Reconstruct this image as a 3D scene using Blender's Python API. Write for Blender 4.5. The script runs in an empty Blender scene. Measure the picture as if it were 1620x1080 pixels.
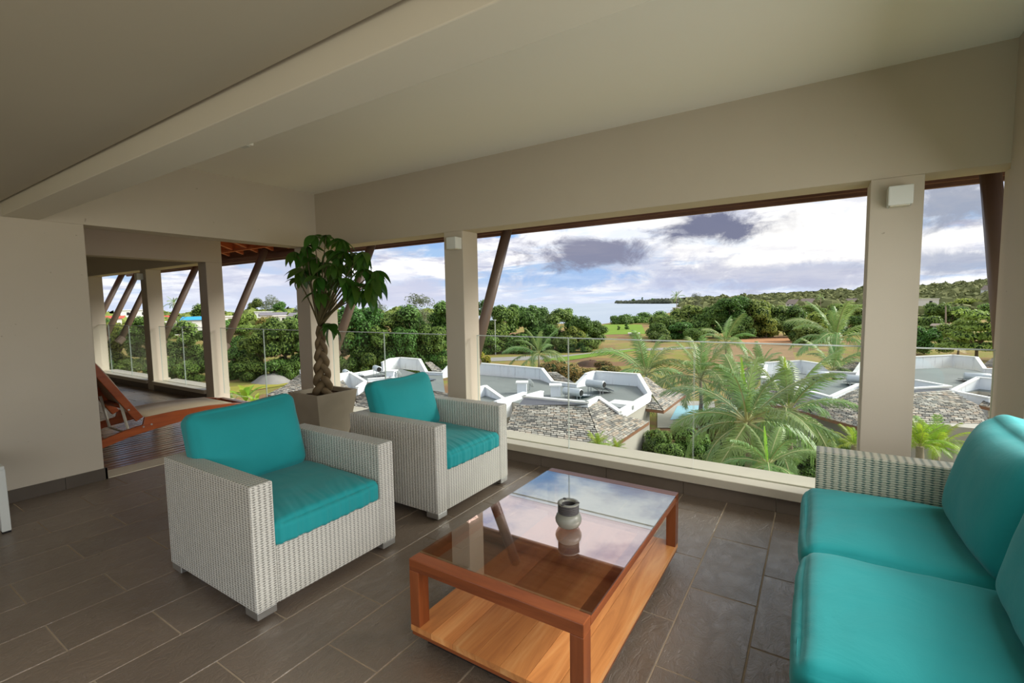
import bpy, bmesh, math, random
from mathutils import Vector, Matrix, noise
R = math.radians
rnd = random.Random(7)
sc = bpy.context.scene
col = sc.collection

# ------------------------------------------------------------------ camera
cam_d = bpy.data.cameras.new('camera'); cam = bpy.data.objects.new('camera', cam_d); col.objects.link(cam)
cam_d.sensor_width = 36.0; cam_d.lens = 16.6635; cam_d.clip_end = 6000; cam_d.clip_start = .05
_m = [[0.8417111, -0.0296901, 0.5391112], [0.53971, 0.074645, -0.8385352], [-0.0153458, 0.9967681, 0.0788536]]
cam.matrix_world = Matrix(((_m[0][0], _m[0][1], _m[0][2], 0), (_m[1][0], _m[1][1], _m[1][2], 0), (_m[2][0], _m[2][1], _m[2][2], 1.478), (0, 0, 0, 1)))
sc.camera = cam
sc.view_settings.view_transform = 'Standard'; sc.view_settings.look = 'None'
sc.view_settings.exposure = 0.35; sc.view_settings.gamma = 1.0; sc.view_settings.use_curve_mapping = False
sc.cycles.max_bounces = 10; sc.cycles.diffuse_bounces = 6; sc.cycles.glossy_bounces = 4
sc.cycles.transparent_max_bounces = 16; sc.cycles.transmission_bounces = 6
sc.cycles.sample_clamp_indirect = 6
sc.cycles.use_denoising = True

def sr(r, g, b):
    f_ = lambda c: (c/12.92 if c <= .04045 else ((c+.055)/1.055)**2.4)
    return (f_(r/255), f_(g/255), f_(b/255), 1)

# ------------------------------------------------------------------ node helper
class NT:
    def __init__(s, tree): s.t = tree; s.n = tree.nodes; s.l = tree.links
    def new(s, typ, **kw):
        n = s.n.new(typ)
        for k, v in kw.items():
            if k.startswith('_'): setattr(n, k[1:], v)
        return n
    def link(s, a, b): s.l.new(a, b)
    def val(s, sock, v):
        if hasattr(v, 'links'): s.l.new(v, sock)
        else: sock.default_value = v
    def math(s, op, a, b=0.0, c=None, clamp=False):
        n = s.n.new('ShaderNodeMath'); n.operation = op; n.use_clamp = clamp
        s.val(n.inputs[0], a); s.val(n.inputs[1], b)
        if c is not None: s.val(n.inputs[2], c)
        return n.outputs[0]
    def vmath(s, op, a, b=(0, 0, 0)):
        n = s.n.new('ShaderNodeVectorMath'); n.operation = op
        s.val(n.inputs[0], a); s.val(n.inputs[1], b)
        return n.outputs[1] if op in ('DOT_PRODUCT', 'LENGTH', 'DISTANCE') else n.outputs[0]
    def mix(s, fac, a, b, mode='MIX'):
        n = s.n.new('ShaderNodeMix'); n.data_type = 'RGBA'; n.blend_type = mode
        s.val(n.inputs[0], fac); s.val(n.inputs[6], a); s.val(n.inputs[7], b)
        return n.outputs[2]
    def ramp(s, fac, stops, interp='LINEAR'):
        n = s.n.new('ShaderNodeValToRGB'); n.color_ramp.interpolation = interp
        e = n.color_ramp.elements
        while len(e) < len(stops): e.new(.5)
        for i, (p, c) in enumerate(stops):
            e[i].position = p; e[i].color = c if len(c) == 4 else (*c, 1)
        s.val(n.inputs[0], fac); return n.outputs[0]
    def noise(s, vec, scale, detail=4, rough=.55, dist=0.0):
        n = s.n.new('ShaderNodeTexNoise'); n.inputs['Scale'].default_value = scale
        n.inputs['Detail'].default_value = detail; n.inputs['Roughness'].default_value = rough
        n.inputs['Distortion'].default_value = dist
        if vec is not None: s.val(n.inputs['Vector'], vec)
        return n.outputs['Fac']
    def maprange(s, v, a, b, c=0.0, d=1.0, smooth=False):
        n = s.n.new('ShaderNodeMapRange'); n.clamp = True
        if smooth: n.interpolation_type = 'SMOOTHSTEP'
        s.val(n.inputs[0], v)
        for i, x in zip((1, 2, 3, 4), (a, b, c, d)): n.inputs[i].default_value = x
        return n.outputs[0]
    def scalev(s, vec, v3):
        n = s.n.new('ShaderNodeMapping'); s.l.new(vec, n.inputs[0]); n.inputs[3].default_value = v3
        return n.outputs[0]

# ------------------------------------------------------------------ sky
world = bpy.data.worlds.new('sky'); sc.world = world; world.use_nodes = True
W = NT(world.node_tree); W.n.clear()
out = W.new('ShaderNodeOutputWorld'); bg = W.new('ShaderNodeBackground'); W.link(bg.outputs[0], out.inputs[0])
tc = W.new('ShaderNodeTexCoord'); dirv = tc.outputs['Generated']
sep = W.new('ShaderNodeSeparateXYZ'); W.link(dirv, sep.inputs[0])
dz = W.math('MAXIMUM', sep.outputs[2], 0.0)
den = W.math('ADD', dz, .10)
cx_ = W.math('DIVIDE', sep.outputs[0], den); cy_ = W.math('DIVIDE', sep.outputs[1], den)
cmb = W.new('ShaderNodeCombineXYZ'); W.link(cx_, cmb.inputs[0]); W.link(cy_, cmb.inputs[1])
W.val(cmb.inputs[2], 3.7)
n1 = W.noise(cmb.outputs[0], .85, 9, .60, .25)
n2 = W.noise(cmb.outputs[0], 1.9, 7, .62, .1)
stretch = W.scalev(dirv, (4.5, 4.5, 12))
n3 = W.noise(stretch, 1.3, 8, .6, .15)
blue = W.mix(W.maprange(dz, 0, .6), sr(172, 200, 232), sr(84, 138, 200))
cover = W.maprange(n1, .40, .53, 0, 1, True)
shade = W.maprange(n2, .45, .66, 0, 1, True)
cloudc = W.mix(shade, (1.0, .985, .975, 1), sr(182, 184, 204))
skyc = W.mix(cover, blue, cloudc)
# a low bank of lavender-grey cloud above the horizon with long bright gaps
bank = W.math('MULTIPLY', W.maprange(n3, .44, .60, 0, 1, True), W.maprange(dz, .30, .10, 0, 1, True))
skyc = W.mix(W.math('MULTIPLY', bank, .8), skyc, sr(190, 196, 216))
haze = W.maprange(dz, .07, .0, 0, .75, True)
skyc = W.mix(haze, skyc, sr(206, 216, 236))
# separate dark cumulus bodies: direction, half-widths, strength, colour
def cloud(center, sx, sz, strength, colr, seed, soft=.55):
    global skyc
    c = Vector(center).normalized(); rt = Vector((c.y, -c.x, 0)).normalized(); up = rt.cross(c)
    if up.z < 0: up = -up
    off = W.vmath('SUBTRACT', dirv, tuple(c))
    a = W.math('DIVIDE', W.vmath('DOT_PRODUCT', off, tuple(rt)), sx)
    b = W.math('DIVIDE', W.vmath('DOT_PRODUCT', off, tuple(up)), sz)
    r2 = W.math('SQRT', W.math('ADD', W.math('MULTIPLY', a, a), W.math('MULTIPLY', b, b)))
    nn = W.noise(W.vmath('ADD', W.scalev(dirv, (11, 11, 19)), (seed, 0, 0)), 1.0, 9, .66, .5)
    v = W.math('ADD', r2, W.math('MULTIPLY', W.math('SUBTRACT', nn, .5), 3.0))
    m = W.maprange(v, 1.0+soft*.4, 1.0-soft, 0, strength, True)
    front = W.math('GREATER_THAN', W.vmath('DOT_PRODUCT', dirv, tuple(c)), 0)
    skyc = W.mix(W.math('MULTIPLY', m, front), skyc, colr)
for c_ in [((-0.0531, 0.995, 0.0843), 0.26, 0.07, 0.6, (255, 253, 248), 11.3), ((-0.3965, 0.9083, 0.1332), 0.2, 0.03, 0.7, (250, 250, 252), 4.4), ((-0.7429, 0.6659, 0.0683), 0.12, 0.03, 0.6, (248, 248, 252), 14.0), ((-0.441, 0.896, 0.0516), 0.17, 0.022, 0.8, (150, 182, 224), 2.1), ((-0.0622, 0.997, 0.0451), 0.22, 0.035, 0.75, (172, 176, 198), 7.7), ((0.0304, 0.9928, 0.1155), 0.07, 0.02, 0.45, (200, 204, 214), 31.0), ((-0.0066, 0.9901, 0.1403), 0.14, 0.03, 0.55, (252, 251, 248), 41.0), ((0.18, 0.9792, 0.0931), 0.12, 0.014, 0.95, (255, 254, 250), 47.0), ((0.1839, 0.9827, 0.0209), 0.12, 0.01, 0.8, (250, 250, 250), 43.0), ((-0.4041, 0.9093, 0.0994), 0.145, 0.033, 0.95, (128, 130, 152), 5.5), ((-0.1767, 0.9746, 0.1377), 0.13, 0.031, 0.98, (112, 116, 140), 9.2), ((-0.2126, 0.9766, 0.0326), 0.12, 0.02, 0.5, (176, 184, 212), 3.3), ((0.1701, 0.9751, 0.1424), 0.1, 0.045, 0.9, (150, 156, 172), 21.0), ((0.1823, 0.9818, 0.0525), 0.11, 0.022, 0.8, (160, 168, 188), 17.0), ((-0.7037, 0.6994, 0.1249), 0.1, 0.012, 0.6, (130, 172, 226), 12.0), ((-0.7288, 0.6843, 0.0239), 0.16, 0.04, 0.6, (196, 196, 216), 19.0), ((-0.8649, 0.5, 0.043), 0.2, 0.05, 0.55, (198, 202, 222), 25.0), ((-0.5543, 0.8202, 0.1413), 0.05, 0.008, 0.8, (120, 176, 235), 29.0), ((0.0032, 0.9926, 0.1213), 0.085, 0.036, 0.68, (254, 252, 248), 53.0), ((-0.0579, 0.9955, 0.0756), 0.12, 0.012, 0.75, (254, 252, 246), 57.0), ((-0.3024, 0.9402, 0.1568), 0.09, 0.014, 0.8, (252, 251, 250), 61.0)]:
    cloud(c_[0], c_[1], c_[2], c_[3], sr(*c_[4]), c_[5])
# ground side of the sky dome
skyc = W.mix(W.math('LESS_THAN', sep.outputs[2], -.002), skyc, sr(120, 128, 120))
W.val(bg.inputs[0], skyc); bg.inputs[1].default_value = 0.92

sun_d = bpy.data.lights.new('sun', 'SUN'); sun_d.energy = 4.8; sun_d.angle = R(34); sun_d.color = (1, .95, .86)
sun = bpy.data.objects.new('sun', sun_d); col.objects.link(sun); sun.location = (20, 20, 30)
sun.rotation_euler = Vector((.70, .50, .55)).to_track_quat('Z', 'Y').to_euler()

al_d = bpy.data.lights.new('fill_lamp_right', 'AREA'); al_d.shape = 'RECTANGLE'; al_d.size = 5.7; al_d.size_y = 1.5; al_d.energy = 84; al_d.color = (1, .985, .95)
al = bpy.data.objects.new('fill_lamp_right', al_d); col.objects.link(al); al.location = (1.16, .28, 1.42); al.rotation_euler = (Matrix.Rotation(R(90), 3, 'Z') @ Matrix.Rotation(R(58), 3, 'X')).to_euler()   # area lamp added in the right-hand opening as fill for daylight
al_d2 = bpy.data.lights.new('fill_lamp_back', 'AREA'); al_d2.shape = 'RECTANGLE'; al_d2.size = 4.8; al_d2.size_y = 1.9; al_d2.energy = 12; al_d2.color = (.95, 1, .93)
al2 = bpy.data.objects.new('fill_lamp_back', al_d2); col.objects.link(al2); al2.location = (-2.1, -3.6, 1.2); al2.rotation_euler = Vector((0, -1, 0)).to_track_quat('Z', 'Y').to_euler()  # fill lamp added outside the made-up openings behind the camera

# ------------------------------------------------------------------ materials
MATS = {}
def mat(name, build):
    if name in MATS: return MATS[name]
    m = bpy.data.materials.new(name); m.use_nodes = True
    N = NT(m.node_tree); N.p = m.node_tree.nodes['Principled BSDF']; N.o = m.node_tree.nodes['Material Output']
    tcn = N.new('ShaderNodeTexCoord'); N.obj = tcn.outputs['Object']; N.uv = tcn.outputs['UV']
    geo = N.new('ShaderNodeNewGeometry'); N.pos = geo.outputs['Position']; N.geo = geo
    oi = N.new('ShaderNodeObjectInfo'); N.rand = oi.outputs['Random']
    build(N); MATS[name] = m; return m
def bump(N, h, strength, dist):
    b = N.new('ShaderNodeBump'); b.inputs['Strength'].default_value = strength; b.inputs['Distance'].default_value = dist
    N.link(h, b.inputs['Height']); N.link(b.outputs[0], N.p.inputs['Normal'])
def base(N, c, rough=.6, spec=.5, metal=0):
    N.val(N.p.inputs['Base Color'], c); N.val(N.p.inputs['Roughness'], rough)
    N.p.inputs['Specular IOR Level'].default_value = spec; N.p.inputs['Metallic'].default_value = metal

def plain(c, rough=.6, spec=.4, metal=0, var=.12, sc_=8.0, bmp=.15):
    def b(N):
        n = N.noise(N.obj, sc_, 5)
        c1 = tuple(x*(1-var) for x in c[:3])+(1,); c2 = tuple(min(1, x*(1+var)) for x in c[:3])+(1,)
        base(N, N.mix(n, c1, c2), rough, spec, metal)
        if bmp: bump(N, N.noise(N.obj, sc_*12, 3), bmp, .002)
    return b
def m_wall(N):
    n = N.noise(N.pos, 1.1, 4); sp = N.noise(N.pos, 26, 2, .4)
    c = N.mix(n, (.47, .418, .335, 1), (.54, .485, .395, 1))
    c = N.mix(N.maprange(sp, .755, .80, 0, .45), c, (.16, .12, .09, 1))
    base(N, c, .75, .25); bump(N, N.noise(N.pos, 120, 4), .18, .002)
wall = mat('painted_plaster', m_wall)
def m_ceil(N):
    n = N.noise(N.pos, .8, 3)
    base(N, N.mix(n, (.80, .775, .69, 1), (.85, .825, .74, 1)), .7, .25); bump(N, N.noise(N.pos, 150, 3), .1, .002)
ceil = mat('ceiling_paint', m_ceil)
lowceil = mat('ceiling_paint_shaded', lambda N: (base(N, N.mix(N.noise(N.pos, .9, 3), (.38, .345, .27, 1), (.43, .39, .31, 1)), .7, .25)))  # ceiling paint darkened: the low ceiling's dimmer light is in the colour
def m_tile(N):
    v = N.vmath('ADD', N.pos, (0, 0, 0))
    s1 = N.noise(N.scalev(v, (1, 1, 1)), 3.0, 8, .62, .6)
    s2 = N.noise(N.scalev(v, (2.2, 1, 1)), 7, 6, .7, 1.4)
    hs = N.maprange(N.rand, 0, 1, .88, 1.12)
    c = N.mix(s1, (.125, .092, .067, 1), (.205, .157, .116, 1))
    cc = N.new('ShaderNodeHueSaturation'); N.val(cc.inputs['Color'], c); N.val(cc.inputs['Value'], hs)
    base(N, cc.outputs[0], N.maprange(s2, .3, .7, .26, .42), 1.0); N.p.inputs['Coat Weight'].default_value = .35; N.p.inputs['Coat Roughness'].default_value = .38
    ridg = N.math('ABSOLUTE', N.math('SUBTRACT', s2, .5))
    h = N.math('ADD', N.math('MULTIPLY', ridg, -1.3), N.math('MULTIPLY', s1, .8))
    bump(N, h, .6, .015)
tile = mat('slate_tile', m_tile)
grout = mat('grout', plain((.34, .27, .195, 1), .85, .2, 0, .15, 20))
def m_curb(N):
    s1 = N.noise(N.pos, 5, 6, .6)
    base(N, N.mix(s1, (.115, .088, .064, 1), (.16, .125, .094, 1)), .5, .4); bump(N, s1, .2, .004)
curbt = mat('curb_tile', m_curb)
bbt = mat('skirting_tile', lambda N: (base(N, N.mix(N.noise(N.pos, 6, 6), (.07, .056, .042, 1), (.105, .085, .066, 1)), .5, .4)))
conc = mat('cast_concrete', plain((.60, .55, .43, 1), .55, .4, 0, .12, 5, .25))
sillm = mat('sill_stone', plain((.50, .455, .36, 1), .42, .45, 0, .10, 6, .2))
def m_wood(c1, c2, c3, rough, axis, scale=1.0, vr=(.82, 1.15)):
    def b(N):
        s = [9*scale, 9*scale, 9*scale]; s[axis] = .9*scale
        v = N.scalev(N.obj, tuple(s))
        offs = N.new('ShaderNodeCombineXYZ'); N.val(offs.inputs[0], N.math('MULTIPLY', N.rand, 37)); N.val(offs.inputs[1], N.math('MULTIPLY', N.rand, 11))
        v = N.vmath('ADD', v, offs.outputs[0])
        g = N.noise(v, 1.0, 7, .6, 1.6); f2 = N.noise(N.scalev(v, (5, 5, 5)), 1.3, 3, .6)
        c = N.ramp(g, [(.30, c1), (.5, c2), (.72, c3)])
        c = N.mix(N.math('MULTIPLY', f2, .35), c, c1)
        hs = N.new('ShaderNodeHueSaturation'); N.val(hs.inputs['Color'], c); N.val(hs.inputs['Value'], N.maprange(N.rand, 0, 1, vr[0], vr[1]))
        base(N, hs.outputs[0], rough, .5); bump(N, f2, .12, .002)
    return b
teak = lambda ax: mat('teak_%d' % ax, m_wood((.42, .15, .045, 1), (.68, .29, .090, 1), (.82, .45, .18, 1), .35, ax))
frame_w = lambda ax: mat('dark_teak_%d' % ax, m_wood((.13, .032, .010, 1), (.22, .058, .016, 1), (.30, .088, .026, 1), .3, ax))
loung_w = mat('lounger_wood', m_wood((.26, .050, .012, 1), (.38, .085, .018, 1), (.46, .115, .028, 1), .32, 1))
deck_w = mat('deck_wood', m_wood((.10, .048, .030, 1), (.20, .10, .065, 1), (.36, .20, .14, 1), .17, 1, 1.0, (.5, 1.5)))
raft_w = mat('rafter_timber', m_wood((.34, .075, .022, 1), (.46, .115, .035, 1), (.55, .16, .05, 1), .6, 1))
fasc_w = mat('fascia_timber', m_wood((.10, .05, .035, 1), (.17, .085, .06, 1), (.23, .12, .09, 1), .6, 0))
def m_wicker(cell, light, dark, bs=1.0, dk=.85):
    def b(N):
        sp = N.new('ShaderNodeSeparateXYZ'); N.link(N.uv, sp.inputs[0])
        u = N.math('MULTIPLY', sp.outputs[0], 1/cell[0]); v = N.math('MULTIPLY', sp.outputs[1], 1/cell[1])
        rowi = N.math('FLOOR', v); par = N.math('MODULO', N.math('ABSOLUTE', rowi), 2.0)
        fu = N.math('ABSOLUTE', N.math('SUBTRACT', N.math('FRACT', N.math('ADD', u, N.math('MULTIPLY', par, .12))), .5))      # 0 centre .5 edge
        fv = N.math('ABSOLUTE', N.math('SUBTRACT', N.math('FRACT', v), .5))
        hu = N.math('COSINE', N.math('MULTIPLY', fu, math.pi)); hv = N.math('COSINE', N.math('MULTIPLY', fv, math.pi))
        dot = N.math('MULTIPLY', N.maprange(fu, .24, .36), N.maprange(fv, .12, .30))
        h = N.math('SUBTRACT', N.math('ADD', N.math('MULTIPLY', N.math('POWER', N.math('MAXIMUM', hu, 0), .7), .5), N.math('MULTIPLY', hv, .35)), N.math('MULTIPLY', dot, .7))
        c = N.mix(N.math('MULTIPLY', dot, dk), light, dark); c = N.mix(N.math('MULTIPLY', N.maprange(fv, .38, .5), .35), c, dark)
        n = N.noise(N.obj, 14, 3); c = N.mix(N.math('MULTIPLY', n, .25), c, dark)
        base(N, c, .42, .45); bump(N, h, .6*bs, .005)
    return b
wicker = mat('white_wicker', m_wicker((.026, .0115), (.67, .65, .585, 1), (.20, .195, .17, 1)))
wicker_s = mat('sofa_wicker', m_wicker((.034, .012), (.50, .47, .36, 1), (.07, .125, .11, 1), 1.0, 1.0))
def m_fabric(c1, c2):
    def b(N):
        n = N.noise(N.obj, 3.0, 4); fl = N.noise(N.obj, 240, 2)
        base(N, N.mix(n, c1, c2), .8, .2)
        N.p.inputs['Sheen Weight'].default_value = .12; N.p.inputs['Sheen Roughness'].default_value = .5
        h = N.math('ADD', N.math('MULTIPLY', fl, .02), N.math('MULTIPLY', N.noise(N.obj, 5, 5, .55, .8), 1.0))
        bump(N, h, .22, .02)
    return b
teal = mat('teal_canvas', m_fabric((.010, .250, .262, 1), (.020, .315, .328, 1)))
sling = mat('cream_sling', m_fabric((.60, .50, .34, 1), (.66, .56, .39, 1)))
alu = mat('brushed_metal', plain((.50, .50, .48, 1), .35, .5, .85, .05, 30, 0))
steel = mat('galvanised_steel', plain((.36, .38, .40, 1), .35, .5, .6, .1, 8, 0))
wmetal = mat('white_powdercoat', plain((.62, .64, .60, 1), .4, .5, 0, .04, 9, 0))
creammetal = mat('cream_powdercoat', plain((.62, .58, .46, 1), .45, .5, 0, .05, 9, 0))
brownpost = mat('brown_steel', plain((.17, .125, .10, 1), .45, .45, 0, .08, 3, 0))
blackm = mat('black_rubber', plain((.015, .014, .013, 1), .7, .3, 0, .1, 9, 0))
planterm = mat('planter_concrete', plain((.33, .28, .205, 1), .7, .3, 0, .16, 6, .3))
soil = mat('soil', plain((.05, .03, .018, 1), .95, .1, 0, .5, 30, .8))
def m_glass(tint, gl, rough=0.0, f0=.04, nm='glass'):
    def b(N):
        tr = N.new('ShaderNodeBsdfTransparent'); tr.inputs[0].default_value = tint
        g = N.new('ShaderNodeBsdfGlossy'); g.inputs['Roughness'].default_value = rough; g.inputs[0].default_value = gl
        cs = N.math('ABSOLUTE', N.vmath('DOT_PRODUCT', N.geo.outputs['Incoming'], N.geo.outputs['Normal']))
        fr = N.math('ADD', N.math('MULTIPLY', N.math('POWER', N.math('SUBTRACT', 1.0, cs, clamp=True), 5.0), 1-f0), f0, clamp=True)
        mx = N.new('ShaderNodeMixShader'); N.link(fr, mx.inputs[0]); N.link(tr.outputs[0], mx.inputs[1]); N.link(g.outputs[0], mx.inputs[2])
        N.link(mx.outputs[0], N.o.inputs[0])
    return mat(nm, b)
glass = m_glass((.95, .975, .965, 1), (1, 1, 1, 1), 0, .02, 'clear_glass')
glass_edge = mat('glass_edge', lambda N: (base(N, (.30, .35, .33, 1), .12, .8)))
tint_a = m_glass((.90, .82, .74, 1), (.88, .95, 1, 1), 0, .40, 'bronze_glass_blue_sheen')  # far pane: blue of the reflected sky put into the gloss colour
tint_b = m_glass((.90, .82, .74, 1), (1, .93, .97, 1), 0, .38, 'bronze_glass_pink_sheen')  # near pane: same glass, pink of its reflection put into the gloss colour
jarm = mat('jar_glaze', plain((.20, .20, .165, 1), .35, .5, 0, .15, 20, .2))
jard = mat('jar_rope', plain((.06, .055, .055, 1), .6, .4, 0, .4, 40, .5))
def m_leaf(c1, c2, trans=.3, rough=.45, nz=2.0, hue=.03):
    def b(N):
        n = N.noise(N.pos, nz, 3); c = N.mix(n, c1, c2)
        hs = N.new('ShaderNodeHueSaturation'); N.val(hs.inputs['Color'], c)
        N.val(hs.inputs['Hue'], N.maprange(N.rand, 0, 1, .5-hue, .5+hue)); N.val(hs.inputs['Value'], N.maprange(N.math('FRACT', N.math('MULTIPLY', N.rand, 7.13)), 0, 1, .78, 1.22))
        base(N, hs.outputs[0], rough, .35)
        tl = N.new('ShaderNodeBsdfTranslucent'); N.val(tl.inputs[0], hs.outputs[0])
        mx = N.new('ShaderNodeMixShader'); mx.inputs[0].default_value = trans
        N.link(N.p.outputs[0], mx.inputs[1]); N.link(tl.outputs[0], mx.inputs[2]); N.link(mx.outputs[0], N.o.inputs[0])
    return b
F = [mat('foliage_dark', m_leaf((.066, .150, .028, 1), (.20, .34, .06, 1), .3, .55, .22)),
     mat('foliage_mid', m_leaf((.12, .22, .045, 1), (.31, .43, .10, 1), .35, .55, .20)),
     mat('foliage_bright', m_leaf((.17, .28, .04, 1), (.38, .48, .11, 1), .4, .55, .25)),
     mat('foliage_ochre', m_leaf((.30, .21, .055, 1), (.46, .35, .12, 1), .3, .6, .5)),
     mat('foliage_grey', m_leaf((.10, .13, .07, 1), (.22, .25, .14, 1), .3, .6, .3)),
     mat('foliage_yellow', m_leaf((.35, .33, .03, 1), (.50, .44, .06, 1), .4, .6, .6))]
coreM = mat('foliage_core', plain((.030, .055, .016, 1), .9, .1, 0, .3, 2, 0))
barkM = mat('bark', plain((.20, .15, .10, 1), .85, .2, 0, .3, 9, .5))
palmbark = mat('palm_bark', plain((.30, .24, .17, 1), .85, .2, 0, .3, 9, .5))
palmM = mat('palm_leaflets', m_leaf((.11, .24, .05, 1), (.34, .47, .17, 1), .35, .32, .9))
palmY = mat('young_palm_leaflets', m_leaf((.24, .42, .03, 1), (.42, .58, .06, 1), .45, .4, .9))
rachM = mat('frond_rib', plain((.45, .45, .20, 1), .5, .4, 0, .15, 5, 0))
plantL = mat('pachira_leaf', m_leaf((.030, .092, .012, 1), (.085, .205, .026, 1), .42, .3, 5, .02))
plantB = mat('pachira_bark', plain((.15, .105, .055, 1), .7, .3, 0, .4, 14, .6))
stemM = mat('green_stem', plain((.12, .10, .045, 1), .6, .3, 0, .3, 14, 0))
whitew = mat('white_render', lambda N: (base(N, N.mix(N.maprange(N.noise(N.scalev(N.pos, (2.2, 2.2, .25)), 1.6, 6, .7), .56, .74, 0, .8), (.84, .87, .91, 1), (.30, .31, .33, 1)), .7, .3)))
whitecap = mat('white_coping', plain((.82, .82, .80, 1), .6, .3, 0, .06, 3, 0))
beigew = mat('beige_render', plain((.46, .43, .37, 1), .8, .2, 0, .08, 1, 0))
flatr = mat('flat_roof_membrane', lambda N: (base(N, N.mix(N.noise(N.pos, .35, 6, .6), (.13, .145, .14, 1), (.24, .26, .245, 1)), .7, .3)))
def m_shingle(N):
    at_ = N.new('ShaderNodeAttribute'); at_.attribute_name = 'piece'
    c = N.ramp(at_.outputs['Fac'], [(0, (.15, .145, .135, 1)), (.25, (.30, .285, .25, 1)), (.5, (.46, .43, .37, 1)), (.75, (.42, .33, .25, 1)), (1, (.62, .59, .52, 1))])
    n = N.noise(N.pos, 6, 5, .65); c = N.mix(N.maprange(n, .52, .72, 0, .55), c, (.10, .085, .07, 1))
    base(N, c, .75, .25)
shing = mat('stone_shingle', m_shingle)
tankm = mat('solar_tank_steel', plain((.52, .56, .58, 1), .35, .5, .35, .05, 3, 0))

# ------------------------------------------------------------------ mesh builder
class MB:
    def __init__(s): s.v = []; s.f = []; s.uv = None; s.attr = None; s.sm = False
    def quad(s, *p):
        i = len(s.v); s.v += [tuple(q) for q in p]; s.f.append(tuple(range(i, i+len(p))))
    def box(s, x0, x1, y0, y1, z0, z1):
        i = len(s.v)
        s.v += [(x0,y0,z0),(x1,y0,z0),(x1,y1,z0),(x0,y1,z0),(x0,y0,z1),(x1,y0,z1),(x1,y1,z1),(x0,y1,z1)]
        s.f += [tuple(i+k for k in q) for q in ((0,3,2,1),(4,5,6,7),(0,1,5,4),(1,2,6,5),(2,3,7,6),(3,0,4,7))]
        return s
    def prism(s, pts, vec):   # closed polygon extruded along vec
        i = len(s.v); n = len(pts); vec = Vector(vec)
        s.v += [tuple(p) for p in pts]+[tuple(Vector(p)+vec) for p in pts]
        s.f.append(tuple(i+k for k in range(n))); s.f.append(tuple(i+n+k for k in reversed(range(n))))
        for k in range(n): s.f.append((i+k, i+n+k, i+n+(k+1) % n, i+(k+1) % n))
        return s
    def tube(s, pts, rad, n=8, cap=True):
        pts = [Vector(p) for p in pts]; i0 = len(s.v); m = len(pts)
        if not hasattr(rad, '__len__'): rad = [rad]*m
        t = (pts[1]-pts[0]).normalized(); a = t.orthogonal().normalized()
        for k, p in enumerate(pts):
            tt = (pts[min(k+1, m-1)]-pts[max(k-1, 0)]).normalized()
            a = (a-tt*a.dot(tt)).normalized(); b = tt.cross(a)
            for j in range(n):
                an = 2*math.pi*j/n; s.v.append(tuple(p+(a*math.cos(an)+b*math.sin(an))*rad[k]))
        for k in range(m-1):
            for j in range(n):
                s.f.append((i0+k*n+j, i0+k*n+(j+1) % n, i0+(k+1)*n+(j+1) % n, i0+(k+1)*n+j))
        if cap:
            s.f.append(tuple(i0+j for j in reversed(range(n)))); s.f.append(tuple(i0+(m-1)*n+j for j in range(n)))
        return s
    def lathe(s, prof, n=32, c=(0, 0, 0)):
        i0 = len(s.v); m = len(prof)
        for r_, z in prof:
            for j in range(n):
                a = 2*math.pi*j/n; s.v.append((c[0]+r_*math.cos(a), c[1]+r_*math.sin(a), c[2]+z))
        for k in range(m-1):
            for j in range(n): s.f.append((i0+k*n+j, i0+k*n+(j+1) % n, i0+(k+1)*n+(j+1) % n, i0+(k+1)*n+j))
        return s
    def mesh(s, name, material, smooth=False, boxuv=False):
        me = bpy.data.meshes.new(name); me.from_pydata(s.v, [], s.f)
        if material: me.materials.append(material)
        if smooth: me.polygons.foreach_set('use_smooth', [True]*len(me.polygons))
        if s.attr:
            at_ = me.attributes.new('piece', 'FLOAT', 'FACE'); at_.data.foreach_set('value', s.attr)
        if boxuv: box_uv(me)
        me.update(); return me
    def build(s, name, material, parent=None, smooth=False, boxuv=False, bev=0, seg=2):
        me = s.mesh(name, material, smooth, boxuv)
        o = bpy.data.objects.new(name, me); col.objects.link(o); o.parent = parent
        if bev: bevel(o, bev, seg)
        return o
def box_uv(me):
    uv = me.uv_layers.new(name='UVMap').data
    for p in me.polygons:
        n = p.normal
        for li in p.loop_indices:
            v = me.vertices[me.loops[li].vertex_index].co
            if abs(n.z) > .7: uv[li].uv = (v.x, v.y) if False else (v.y*0+v.x, v.y)
            elif abs(n.x) > .7: uv[li].uv = (v.y, v.z)
            else: uv[li].uv = (v.x, v.z)
def bevel(o, w, seg=2):
    m = o.modifiers.new('bevel', 'BEVEL'); m.width = w; m.segments = seg; m.limit_method = 'ANGLE'; m.angle_limit = R(40)
    return o
def tag(o, label=None, cat=None, group=None, kind=None):
    if label: o['label'] = label
    if cat: o['category'] = cat
    if group: o['group'] = group
    if kind: o['kind'] = kind
    return o
def empty(name, loc=(0, 0, 0), rz=0):
    o = bpy.data.objects.new(name, None); col.objects.link(o); o.location = loc; o.rotation_euler = (0, 0, rz)
    o.empty_display_size = .1; return o
def struct(o): o['kind'] = 'structure'; return o
def copy_tree(o, parent=None):
    kids = list(o.children); c = o.copy(); col.objects.link(c); c.parent = parent
    for k in kids: copy_tree(k, c)
    return c
def boxo(name, b, m, parent=None, **k): return MB().box(*b).build(name, m, parent, **k)

# ------------------------------------------------------------------ room shell
XL, XR, YW, HC, HL = -5.215, .864, 3.69, 2.85, 2.2
fl = struct(boxo('floor', (XL-.01, XR, -3.2, YW+.02, -.25, -.0022), grout))
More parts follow.
